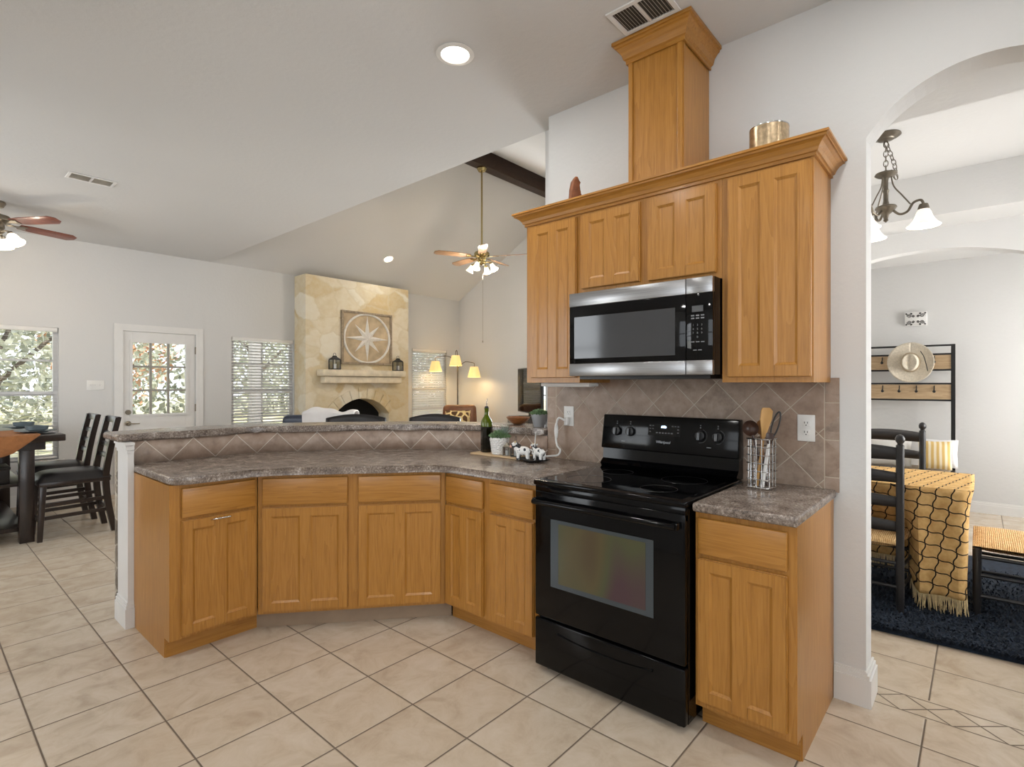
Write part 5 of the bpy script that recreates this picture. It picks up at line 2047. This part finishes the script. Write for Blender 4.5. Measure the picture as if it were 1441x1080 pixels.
def dining_chair(label, x, y, rz):
    """faces local -x ... seat front at -x, back at +x"""
    t = thing('dining_chair', label, 'chair', (x, y, 0), rz, None)
    w = 0.19
    # seat
    mb = MB()
    mb.hexa([(-0.27, -w - .02, 0.475), (0.24, -w - .02, 0.475), (0.24, w + .02, 0.475), (-0.27, w + .02, 0.475),
             (-0.27, -w - .02, 0.515), (0.24, -w - .02, 0.515), (0.24, w + .02, 0.515), (-0.27, w + .02, 0.515)], 0.006)
    mb.build('seat_frame', 'espresso', t)
    mb = MB()

    def pad(u, v):
        a, b = (u - .5) * 2, (v - .5) * 2
        k = (max(0, 1 - abs(a) ** 4) * max(0, 1 - abs(b) ** 4)) ** 0.4
        return (-0.015 + a * 0.265, b * (w + .025), 0.512 + 0.085 * k)
    mb.grid(pad, 20, 16)
    mb.build('seat_cushion', 'leather_black', t)
    for s_ in (-1, 1):
        MB().bar((-0.24, s_ * w, 0.48), (-0.262, s_ * w, 0.0), 0.048, 0.042, (0, 1, 0), 0.003, 0.036, 0.034).build('front_leg', 'espresso', t)
        # rear leg and stile in one curved piece
        P = [(0.27, 0), (0.225, 0.25), (0.205, 0.48), (0.215, 0.62), (0.255, 0.85), (0.30, 1.06)]
        sm = smooth_path([(a, 0, b) for a, b in P], 4)
        mb = MB()
        for p, q in zip(sm, sm[1:]):
            mb.bar((p.x, s_ * w, p.z), (q.x, s_ * w, q.z + 0.001), 0.035, 0.05, (0, 1, 0)) if False else None
        n = len(sm)
        L = []
        for i, p in enumerate(sm):
            wd = 0.026 - 0.006 * abs(i / n - 0.45)
            L.append((p.x - wd, p.z))
        Rr = [(p.x + (0.026 - 0.006 * abs(i / n - 0.45)), p.z) for i, p in enumerate(sm)]
        mb.prism(L + Rr[::-1], s_ * w - 0.021, s_ * w + 0.021, 'y')
        mb.build('rear_leg', 'espresso', t, angle=25)
        for z in (0.20, 0.31):
            MB().bar((-0.25, s_ * w, z), (0.225, s_ * w, z + 0.012), 0.024, 0.03, (0, 0, 1)).build('stretcher', 'espresso', t)
    MB().bar((0.235, -w, 0.22), (0.235, w, 0.22), 0.022, 0.03).build('stretcher', 'espresso', t)
    MB().bar((-0.252, -w, 0.17), (-0.252, w, 0.17), 0.022, 0.03).build('stretcher', 'espresso', t)
    for z, h_ in ((0.70, 0.04), (0.80, 0.04), (0.90, 0.04), (1.035, 0.06)):
        xb = 0.215 + (z - 0.62) * 0.195
        MB().hexa([(xb - .010, -w, z - h_ / 2), (xb + .008, -w, z - h_ / 2), (xb + .008, w, z - h_ / 2), (xb - .010, w, z - h_ / 2),
                   (xb - .002, -w - (0.02 if z > 1 else 0), z + h_ / 2), (xb + .018, -w - (0.02 if z > 1 else 0), z + h_ / 2), (xb + .018, w + (0.02 if z > 1 else 0), z + h_ / 2), (xb - .002, w + (0.02 if z > 1 else 0), z + h_ / 2)], 0.003).build('back_slat', 'espresso', t)
    return t


ch = dining_chair('dark wood chair with black seat at the breakfast table, nearer the bar', 1.055, 6.33, 0)
c2 = copy_tree(ch)
c2.location = (1.03, 6.99, 0)
c2['label'] = 'dark wood chair with black seat at the breakfast table, nearer the glazed door'

# ================================================================== DINING ROOM THROUGH THE ARCH
# shag rug
mb = MB()
random.seed(5)
C0 = Matrix.Translation((3.585, 0.40, 0)) @ Matrix.Rotation(R(3.2), 4, 'Z')
mb.X = C0


def rugf(u, v):
    e = min(u, 1 - u, v, 1 - v)
    return (u * 2.0, -1.7 + v * 2.9, 0.004 + 0.026 * min(1, e * 30))


mb.grid(rugf, 40, 50)
rug = mb.build('shag_rug', 'rug')
tag(rug, 'dark navy shag rug under the dining table beyond the arch', 'rug')
mb = MB(C0)
for i in range(15000):
    x, y = random.random() ** 1.4 * 1.55, random.uniform(-0.95, 1.2)
    if x > 0.9 and random.random() < 0.4:
        continue
    a = random.uniform(0, 2 * PI)
    l = random.uniform(0.03, 0.055)
    dx, dy = math.cos(a) * l * 0.8, math.sin(a) * l * 0.8
    wv = 0.004
    nx, ny = -math.sin(a) * wv, math.cos(a) * wv
    z = 0.02
    mb.face([(x - nx, y - ny, z), (x + nx, y + ny, z), (x + dx * .6 + nx, y + dy * .6 + ny, z + l * .6), (x + dx * .6 - nx, y + dy * .6 - ny, z + l * .6)])
    mb.face([(x + dx * .6 - nx, y + dy * .6 - ny, z + l * .6), (x + dx * .6 + nx, y + dy * .6 + ny, z + l * .6), (x + dx * 1.1, y + dy * 1.1, z + l * .55)])
mb.build('pile', 'rug', rug, smooth=False)['kind'] = 'stuff'
RZ = 0.03

# table
TX0, TX1, TY0, TY1 = 4.03, 4.83, 0.03, 1.55
t = thing('dining_table', 'dark dining table hidden under a mustard patterned cloth', 'table', ((TX0 + TX1) / 2, (TY0 + TY1) / 2, RZ))
a, b = (TX1 - TX0) / 2, (TY1 - TY0) / 2
MB().box((-a + 0.03, -b + 0.03, 0.69), (a - 0.03, b - 0.03, 0.722), 0.01).build('tabletop', 'blackwood', t)
MB().box((-a + .30, -b + .1, 0.62), (a - .08, b - .1, 0.69)).build('apron', 'blackwood', t)
for x in (-a + 0.33, a - 0.1):
    for y in (-b + 0.12, b - 0.12):
        MB().lathe([(0, 0), (0.022, 0), (0.03, 0.1), (0.036, 0.4), (0.03, 0.55), (0.036, 0.6), (0.036, 0.69), (0, 0.69)], 14, (x, y, 0)).build('leg', 'blackwood', t)

# cloth: the top, a front fall and a long end fall with a shared corner fold
ZT = 0.7575
mb = MB()
mb.uv = mb.bm.loops.layers.uv.new('UVMap')
NA = 64
rc = 0.07


def edge_pt(s):
    """walks the cloth's visible edge: along the front (x=TX0) from far to the corner, then along the end (y=TY0). returns point, outward normal, arc"""
    Lf = TY1 - TY0 - rc
    La = rc * PI / 2
    if s < Lf:
        return (TX0, TY1 - s), (-1, 0)
    if s < Lf + La:
        th_ = (s - Lf) / rc
        return (TX0 + rc - rc * math.cos(th_), TY0 + rc - rc * math.sin(th_)), (-math.cos(th_), -math.sin(th_))
    return (TX0 + rc + (s - Lf - La), TY0), (0, -1)


LT = (TY1 - TY0 - rc) + rc * PI / 2 + 0.55


def fall_len(s):
    Lf = TY1 - TY0 - rc
    k = max(0.0, min(1.0, (s - (Lf - 0.27)) / 0.06))
    k = k * k * (3 - 2 * k)
    return 0.50 + 0.12 * k


def fall(u, v):
    s = u * LT
    (x, y), (nx, ny) = edge_pt(s)
    d = v * fall_len(s)
    Lf = TY1 - TY0 - rc
    near = max(0.0, min(1.0, (s - (Lf - 0.25)) / 0.06))       # 0 behind the chair, 1 at the free corner
    fold = math.sin(s * 26 + 0.6) * 0.018 * min(1, v * 2.2) * near
    flare = (0.03 * v) * near
    push = -0.26 * min(1, v * 1.7) ** 1.3 * (1 - near)
    if s > Lf + rc * PI / 2:
        flare = -0.16 * v
    elif s > Lf:
        flare = flare + (-0.16 * v - flare) * (s - Lf) / (rc * PI / 2)
    o = flare + fold + push
    sag = 0.005 * (1 - near)
    return (x + nx * o, y + ny * o - 0.015 * v * near, ZT - d * 1.0 - sag)


mb.grid(fall, 120, 26, lambda u, v: (u * LT, -v * fall_len(u * LT)))


def top(u, v):
    x = TX0 + (TX1 - TX0) * v
    y = TY1 + (TY0 - TY1) * u
    # round the visible corner
    if x < TX0 + rc and y < TY0 + rc:
        dx, dy = x - TX0 - rc, y - TY0 - rc
        d = math.hypot(dx, dy)
        m = max(-dx, -dy)
        if d > 1e-6:
            x, y = TX0 + rc + dx / d * m, TY0 + rc + dy / d * m
    return (x, y, ZT)


mb.grid(top, 60, 24, lambda u, v: (u * (TY1 - TY0), v * (TX1 - TX0)))
cloth = mb.build('tablecloth', 'trellis', thick=0.005)
tag(cloth, 'mustard trellis-pattern throw with fringe over the dining table', 'tablecloth')
mb = MB()
random.seed(9)
for i in range(420):
    u = i / 419
    p = Vector(fall(u, 1.0))
    l = random.uniform(0.075, 0.105)
    j = Vector((random.uniform(-.012, .012), random.uniform(-.012, .012), 0))
    mb.tube([p, p + j * 0.5 + Vector((0, 0, -l * .5)), p + j + Vector((0, 0, -l))], [0.0024, 0.0022, 0.0014], 4)
mb.build('fringe', 'fringe', cloth)['kind'] = 'stuff'


def ladder_chair(label, x, y, rz):
    """back at local x=0, seat towards +x"""
    t = thing('ladderback_chair', label, 'chair', (x, y, RZ), rz)
    w = 0.22
    for s_ in (-1, 1):
        MB().lathe([(0, 0), (0.017, 0), (0.021, 0.05), (0.021, 0.985), (0.014, 0.992), (0.014, 0.998), (0.023, 1.01), (0.025, 1.026), (0.018, 1.043), (0.008, 1.05), (0, 1.052)], 16, (0, s_ * w, 0)).build('rear_leg', 'blackwood', t)
        MB().lathe([(0, 0), (0.016, 0), (0.022, 0.1), (0.024, 0.40), (0.0, 0.43)], 14, (0.39, s_ * 0.25, 0)).build('front_leg', 'blackwood', t)
        for z in (0.14, 0.26):
            MB().tube([(0, s_ * w, z), (0.39, s_ * 0.25, z)], 0.010, 8).build('stretcher', 'blackwood', t)
    for z in (0.15, 0.29):
        MB().tube([(0, -w, z), (0, w, z)], 0.010, 8).build('stretcher', 'blackwood', t)
        MB().tube([(0.39, -0.25, z), (0.39, 0.25, z)], 0.010, 8).build('stretcher', 'blackwood', t)
    for z, h_ in ((0.505, 0.055), (0.65, 0.055), (0.795, 0.055), (0.935, 0.07)):
        def sl(u, v, z=z, h_=h_):
            yy = -w + 2 * w * u
            crn = 0.018 * (1 - (2 * u - 1) ** 2)
            return (-0.02 * (1 - (2 * u - 1) ** 2), yy, z - h_ / 2 + h_ * v + crn * v)
        MB().grid(sl, 14, 2).build('back_slat', 'blackwood', t, thick=0.012)
    mb = MB()

    def seat(u, v):
        a, b = u, (v - .5) * 2
        ww = w - 0.015 + (0.27 - w + 0.015) * u
        k = (max(0, 1 - abs(2 * u - 1) ** 5) * max(0, 1 - abs(b) ** 5)) ** 0.5
        return (-0.01 + 0.43 * u, b * ww, 0.40 + 0.03 * k)
    mb.grid(seat, 16, 16)

    def seat2(u, v):
        p = seat(u, v)
        return (p[0], p[1], 0.395 - (p[2] - 0.40) * 0.9)
    mb.grid(seat2, 16, 16)
    bmesh.ops.holes_fill(mb.bm, edges=[e for e in mb.bm.edges if e.is_boundary])
    mb.build('rush_seat', 'rush', t)
    return t


lc = ladder_chair('black ladder-back chair with rush seat on the near side of the dining table', 3.865, 0.575, 0)
l2 = copy_tree(lc)
l2.location = (5.17, 0.555, RZ)
l2.rotation_euler = (0, 0, PI)
l2['label'] = 'black ladder-back chair on the far side of the dining table'

t = thing('rush_bench', 'black bench with woven rush seat at the end of the dining table', 'bench', (4.39, -0.335, RZ))
a, b = 0.29, 0.37
mb = MB()


def bs(u, v, s_=1):
    p, q = (u - .5) * 2, (v - .5) * 2
    k = (max(0, 1 - abs(p) ** 6) * max(0, 1 - abs(q) ** 6)) ** 0.5
    return (p * a, q * b, 0.40 + s_ * (0.008 + 0.018 * k))


mb.grid(lambda u, v: bs(u, v, 1), 16, 24)
mb.grid(lambda u, v: bs(u, v, -1), 16, 24)
bmesh.ops.remove_doubles(mb.bm, verts=mb.bm.verts[:], dist=1e-5)
mb.build('rush_seat', 'rush', t)
for x in (-1, 1):
    for y in (-1, 1):
        MB().lathe([(0, 0), (0.016, 0), (0.02, 0.1), (0.021, 0.4), (0, 0.41)], 12, (x * (a - .02), y * (b - .02), 0)).build('leg', 'blackwood', t)
    for z in (0.12, 0.24, 0.345):
        MB().tube([(x * (a - .02), -b + .02, z), (x * (a - .02), b - .02, z)], 0.011, 8).build('rail', 'blackwood', t)
for y in (-1, 1):
    for z in (0.16, 0.345):
        MB().tube([(-a + .02, y * (b - .02), z), (a - .02, y * (b - .02), z)], 0.011, 8).build('rail', 'blackwood', t)

# centrepiece on the table
t = thing('centrepiece_tray', 'dark tray of ornaments in the middle of the dining table', 'tray', (4.40, 0.95, ZT + 0.003))
MB().box((-0.12, -0.25, 0), (0.12, 0.25, 0.012), 0.004).build('tray', 'espresso', t)
for i, (dx, dy, r_, h_, m_, nm, lb) in enumerate(((0.0, -0.12, 0.04, 0.09, 'brass', 'votive_jar', 'gold votive jar on the dining table tray, nearest the cloth corner'), (0.04, 0.0, 0.035, 0.11, 'clear', 'glass_jar', 'clear glass jar on the dining table tray'), (-0.03, 0.14, 0.05, 0.13, 'brownwood', 'wooden_vase', 'brown vase with yellow sprigs on the dining table tray'))):
    q = thing(nm, lb, 'vase', (4.40 + dx, 0.95 + dy, ZT + 0.0155))
    MB().lathe([(0, 0), (r_ * .8, 0), (r_, h_ * .5), (r_ * .75, h_), (r_ * .68, h_), (r_ * .9, h_ * .5), (0, 0.006)], 20).build('body', m_, q)
    if nm == 'wooden_vase':
        mb = MB()
        for k in range(24):
            aa = k * 2.4
            d = Vector((math.cos(aa) * .05, math.sin(aa) * .05, .12 + .03 * math.sin(k)))
            mb.tube([(0, 0, h_ - .05), tuple(Vector((0, 0, h_)) + d)], 0.0015, 4)
            mb.ball(tuple(Vector((0, 0, h_)) + d), 0.010, seg=6, n=4)
        mb.build('sprigs', plain('yellow_sprig', (206, 190, 96), 0.7), q)

# hall tree on the far wall
t = thing('hall_tree', 'black metal hall tree with two hooked plank rails and a bench', 'hall tree', (7.45, 0.77, 0))
b = 0.55
mb = MB()
for s_ in (-1, 1):
    mb.box((-0.015, s_ * b - 0.018, 0), (0.015, s_ * b + 0.018, 1.805))
    mb.box((-0.40, s_ * b - 0.018, 0), (-0.37, s_ * b + 0.018, 0.43))
    mb.box((-0.40, s_ * b - 0.018, 0.42), (0.0, s_ * b + 0.018, 0.45))
    mb.box((-0.40, s_ * b - 0.018, 0.12), (0.0, s_ * b + 0.018, 0.14))
for z in (1.795, 1.70, 1.528, 1.378, 1.197):
    mb.box((-0.012, -b, z - 0.01), (0.012, b, z + 0.01))
mb.build('frame', 'black_metal', t, smooth=False)
for z0, z1 in ((1.538, 1.69), (1.207, 1.368)):
    pl = MB().box((-0.010, -b + 0.018, z0), (0.008, b - 0.018, z1)).build('plank_rail', 'pinewood', t, smooth=False)
    for k in range(4 if z0 > 1.4 else 6):
        y = -b + 0.16 + k * (0.235 if z0 > 1.4 else 0.155)
        g = MB().tube(smooth_path([(-0.012, y, z1 - 0.01), (-0.02, y, z1 - 0.05), (-0.05, y, z1 - 0.075), (-0.055, y, z1 - 0.05)], 4), 0.005, 6)
        g.ball((-0.045, y, z1 - 0.075), 0.015, seg=8, n=6)
        g.build('hook', 'black_metal', pl)
MB().box((-0.40, -b + .018, 0.45), (0.0, b - .018, 0.472), 0.003).build('bench_top', 'weathered', t)
MB().box((-0.39, -b + .018, 0.125), (-0.02, b - .018, 0.14), 0.002).build('shoe_shelf', 'weathered', t)

# hat hangs on the upper rail
t = thing('straw_hat', 'pale straw cowboy hat hanging on the hall tree', 'hat', (7.40, 0.585, 1.615))
X = Matrix.Rotation(R(-90), 4, 'Y')
mb = MB(X)


def brim(u, v):
    a = 2 * PI * u
    r_ = 0.085 + v * 0.125
    ex = r_ * math.cos(a) * 1.06
    ey = r_ * math.sin(a)
    curl = 0.06 * max(0, abs(math.sin(a)) - 0.35) * v * v
    return (ex, ey, curl)


mb.grid(brim, 48, 8)
br = mb.build('brim', 'straw', t, thick=0.006)
mb = MB(X)


def crown_f(u, v):
    a = 2 * PI * u
    r_ = 0.087 * (1 - 0.18 * v) if v < 0.8 else 0.087 * 0.856 * (1 - (v - 0.8) / 0.2)
    z = 0.12 * min(1, v / 0.8)
    x, y = r_ * math.cos(a) * 1.15, r_ * math.sin(a) * 0.92
    if v >= 0.75:
        z -= 0.03 * math.exp(-(y / 0.03) ** 2)
        z += 0.01
    return (x, y, z)


mb.grid(crown_f, 40, 16)
mb.build('crown', 'straw', t)
MB(X).tube([(0.089 * 1.15 * math.cos(2 * PI * i / 40), 0.089 * .92 * math.sin(2 * PI * i / 40), 0.012) for i in range(40)], 0.008, 6, True).build('hat_band', plain('tan_band', (176, 160, 134), 0.8), t)
MB(X).tube(smooth_path([(0.12, -0.09, 0.04), (0.06, -0.12, 0.055), (-0.02, -0.14, 0.06), (-0.1, -0.155, 0.055)], 5), 0.004, 6).build('chin_cord', 'black_plastic', t)

# plaque
t = thing('scroll_plaque', 'small white plaque with black scrollwork above the hall tree', 'wall plaque', (XF - 0.001, 0.552, 2.112), R(-90))
MB().box((-0.10, -0.03, -0.078), (0.10, 0, 0.078), 0.003).build('board', 'white_trim', t)
mb = MB()
for sx_ in (-1, 1):
    for sz in (-1, 1):
        for cx_, cz_, r_ in ((0.06, 0.035, 0.022), (0.022, 0.03, 0.014), (0.085, 0.06, 0.008), (0.04, 0.06, 0.009)):
            P = [(sx_ * (cx_ + r_ * (1 - k / 30) * math.cos(k * .42)), -0.0315, sz * (cz_ + r_ * (1 - k / 30) * math.sin(k * .42))) for k in range(26)]
            mb.tube(P, 0.0028, 5)
mb.build('scrollwork', 'black_metal', t)

# cushions on the hall tree bench
cushion('striped_cushion', 'cream cushion with gold bead stripes on the hall tree bench', (7.16, 0.36, 0.628), (R(-12), 0, R(-85)), 0.28, 0.30, 0.13, 'bead')
cushion('tassel_cushion', 'white tasselled cushion propped behind the striped one', (7.335, 0.325, 0.632), (R(-10), 0, R(-90)), 0.30, 0.30, 0.10, 'fleece')
cushion('pale_cushion', 'pale grey cushion left of the striped one on the hall tree bench', (7.22, 0.76, 0.635), (R(-14), 0, R(-90)), 0.40, 0.32, 0.13, plain('pale_linen', (214, 212, 208), 0.9))

# chandelier
t = thing('chandelier', 'taupe metal three-light chandelier with bell glass shades beyond the arch', 'chandelier', (4.44, 0.487, H))
MB().lathe([(0, 0), (0.085, 0), (0.088, -0.008), (0.075, -0.018), (0.05, -0.026), (0.045, -0.034), (0.012, -0.04), (0, -0.05)], 32).build('canopy', 'bronze', t)
mb = MB()


def chain(mb, p0, p1, n, r_=0.013):
    p0, p1 = Vector(p0), Vector(p1)
    d = (p1 - p0)
    L = d.length / n
    q = d.normalized().to_track_quat('Z', 'X').to_matrix()
    for i in range(n):
        c_ = p0 + d * ((i + .5) / n)
        P = []
        for k in range(14):
            a = 2 * PI * k / 14
            v = Vector((r_ * math.cos(a), 0, L * 0.68 * math.sin(a)))
            if i % 2:
                v = Vector((0, v.x, v.z))
            P.append(c_ + q @ v)
        mb.tube(P, 0.0028, 6, True)


chain(mb, (0, 0, -0.045), (0.0, 0, -0.245), 6)
chain(mb, (0.004, 0.0, -0.05), (0.035, -0.045, -0.20), 5)
chain(mb, (0.035, -0.045, -0.20), (0.045, -0.055, -0.30), 3)
chain(mb, (0.045, -0.055, -0.30), (0.02, -0.03, -0.245), 2)
mb.build('chain', 'bronze', t)
MB().lathe([(0, -0.24), (0.01, -0.242), (0.02, -0.252), (0.062, -0.262), (0.066, -0.272), (0.05, -0.284), (0.018, -0.295), (0.014, -0.32), (0.014, -0.37), (0.02, -0.38), (0.015, -0.40), (0.015, -0.45), (0.02, -0.475), (0.06, -0.49), (0.064, -0.50), (0.045, -0.525), (0.02, -0.545), (0.012, -0.575), (0.016, -0.585), (0, -0.60)], 24).build('column', 'bronze', t)
for k in range(3):
    a = R(-48.8 - 40) + 2 * PI * k / 3
    d = Vector((math.cos(a), math.sin(a), 0))
    P = smooth_path([tuple(d * 0.03 + Vector((0, 0, -0.51))), tuple(d * 0.075 + Vector((0, 0, -0.555))), tuple(d * 0.12 + Vector((0, 0, -0.545))), tuple(d * 0.15 + Vector((0, 0, -0.495))), tuple(d * 0.19 + Vector((0, 0, -0.485))), tuple(d * 0.205 + Vector((0, 0, -0.515)))], 6)
    am = MB().tube(P, 0.008, 8).build('arm', 'bronze', t)
    MB().tube(smooth_path([tuple(d * 0.03 + Vector((0, 0, -0.285))), tuple(d * 0.045 + Vector((0, 0, -0.36))), tuple(d * 0.09 + Vector((0, 0, -0.43))), tuple(d * 0.135 + Vector((0, 0, -0.50)))], 5), 0.0045, 6).build('stay', 'bronze', am)
    p = d * 0.205 + Vector((0, 0, -0.515))
    MB().lathe([(0, 0.005), (0.024, 0.0), (0.032, -0.025), (0.03, -0.04), (0, -0.04)], 18, p).build('socket_cup', 'bronze', am)
    MB().lathe([(0.03, -0.036), (0.04, -0.055), (0.048, -0.08), (0.06, -0.105), (0.08, -0.132), (0.094, -0.142), (0.092, -0.145), (0.077, -0.135), (0.057, -0.108), (0.045, -0.083), (0.036, -0.058), (0.027, -0.04)], 32, p).build('glass_shade', 'frost_dim', am)
    light('chandelier_lamp', 'POINT', (p.x, p.y, p.z - 0.15), 3.5, (1, 0.95, 0.88), size=0.045, parent=t)

# ================================================================== OUTDOORS
o = MB().box((-25, YB + 0.14, -0.15), (40, 60, -0.12)).build('ground', 'grass', smooth=False)
struct(o, 'pale dry lawn outside the far windows', 'ground')
o = MB().box((0.0, YB + 0.14, -0.119), (9, 11.0, -0.06)).build('patio_floor', 'concrete', smooth=False)
struct(o, 'concrete patio outside the far windows', 'patio')
t = thing('porch_post', 'grey porch post outside the window left of the fireplace', 'post', (4.45, 10.4, -0.06))
MB().box((-0.09, -0.09, 0), (0.09, 0.09, 2.7), 0.006).build('shaft', 'porch', t)
MB().box((-0.12, -0.12, 0), (0.12, 0.12, 0.2), 0.006).build('foot', 'porch', t)


def tree(label, x, y, h_, r_, mat, n, seed):
    random.seed(seed)
    t = thing('tree', label, 'tree', (x, y, -0.12))
    MB().tube([(0, 0, -0.05), (0.1, 0.05, h_ * .35), (0.0, 0.1, h_ * .7), (0.1, 0, h_ * .9)], [0.16, 0.13, 0.09, 0.04], 10).build('trunk', 'bark', t)
    mb = MB()
    for i in range(6):
        a = i * 1.05
        mb.tube([(0.05, 0.05, h_ * (.3 + .08 * i)), (math.cos(a) * r_ * .5, math.sin(a) * r_ * .5, h_ * (.5 + .07 * i)), (math.cos(a) * r_ * .85, math.sin(a) * r_ * .85, h_ * (.62 + .05 * i))], [0.06, 0.04, 0.015], 6)
    mb.build('branches', 'bark', t)
    mb = MB()
    for i in range(n):
        while True:
            p = Vector((random.uniform(-1, 1), random.uniform(-1, 1), random.uniform(-1, 1)))
            if 0.2 < p.length < 1:
                break
        c_ = Vector((p.x * r_, p.y * r_, h_ * 0.58 + p.z * h_ * 0.45))
        q = Matrix.Rotation(random.uniform(0, 6.3), 3, Vector((random.random(), random.random(), random.random() + .1)).normalized())
        s_ = random.uniform(0.05, 0.13)
        mb.face([c_ + q @ Vector((-s_, 0, 0)), c_ + q @ Vector((0, -s_ * .5, 0)), c_ + q @ Vector((s_, 0, 0)), c_ + q @ Vector((0, s_ * .5, 0))])
    f = mb.build('foliage', mat, t, smooth=False)
    f['kind'] = 'stuff'


tree('green tree outside the window behind the breakfast table', 1.0, 13.6, 4.6, 1.7, 'foliage', 2300, 1)
tree('tree seen through the left panes of the glazed door', 3.3, 17.5, 5.6, 2.0, 'foliage', 2400, 2)
tree('reddish tree seen through the right panes of the glazed door', 4.6, 21.5, 5.0, 1.9, 'foliage_red', 2200, 3)
tree('green tree seen through the left half of the window by the fireplace', 7.6, 18.0, 5.4, 2.1, 'foliage', 2600, 4)
tree('green tree seen through the right half of the window by the fireplace', 12.2, 21.2, 5.2, 1.9, 'foliage', 2600, 6)
tree('dark green tree outside the window right of the fireplace', 14.5, 19.0, 5.4, 2.3, 'foliage', 1600, 8)

random.seed(21)
mb = MB()
for i in range(16000):
    x = random.uniform(-4, 30)
    y = random.uniform(24, 31)
    z = random.uniform(0, 1) ** 1.2 * (6.0 + 1.2 * math.sin(x * 0.8))
    sz = random.uniform(0.09, 0.24)
    q = Matrix.Rotation(random.uniform(0, 6.3), 3, Vector((random.random(), random.random(), random.random() + .1)).normalized())
    c_ = Vector((x, y, z))
    mb.face([c_ + q @ Vector((-sz, 0, 0)), c_ + q @ Vector((0, -sz * .6, 0)), c_ + q @ Vector((sz, 0, 0)), c_ + q @ Vector((0, sz * .6, 0))])
o = mb.build('woodland', 'foliage', smooth=False)
tag(o, 'pale green woodland far beyond the lawn outside the windows', 'trees', None, 'stuff')
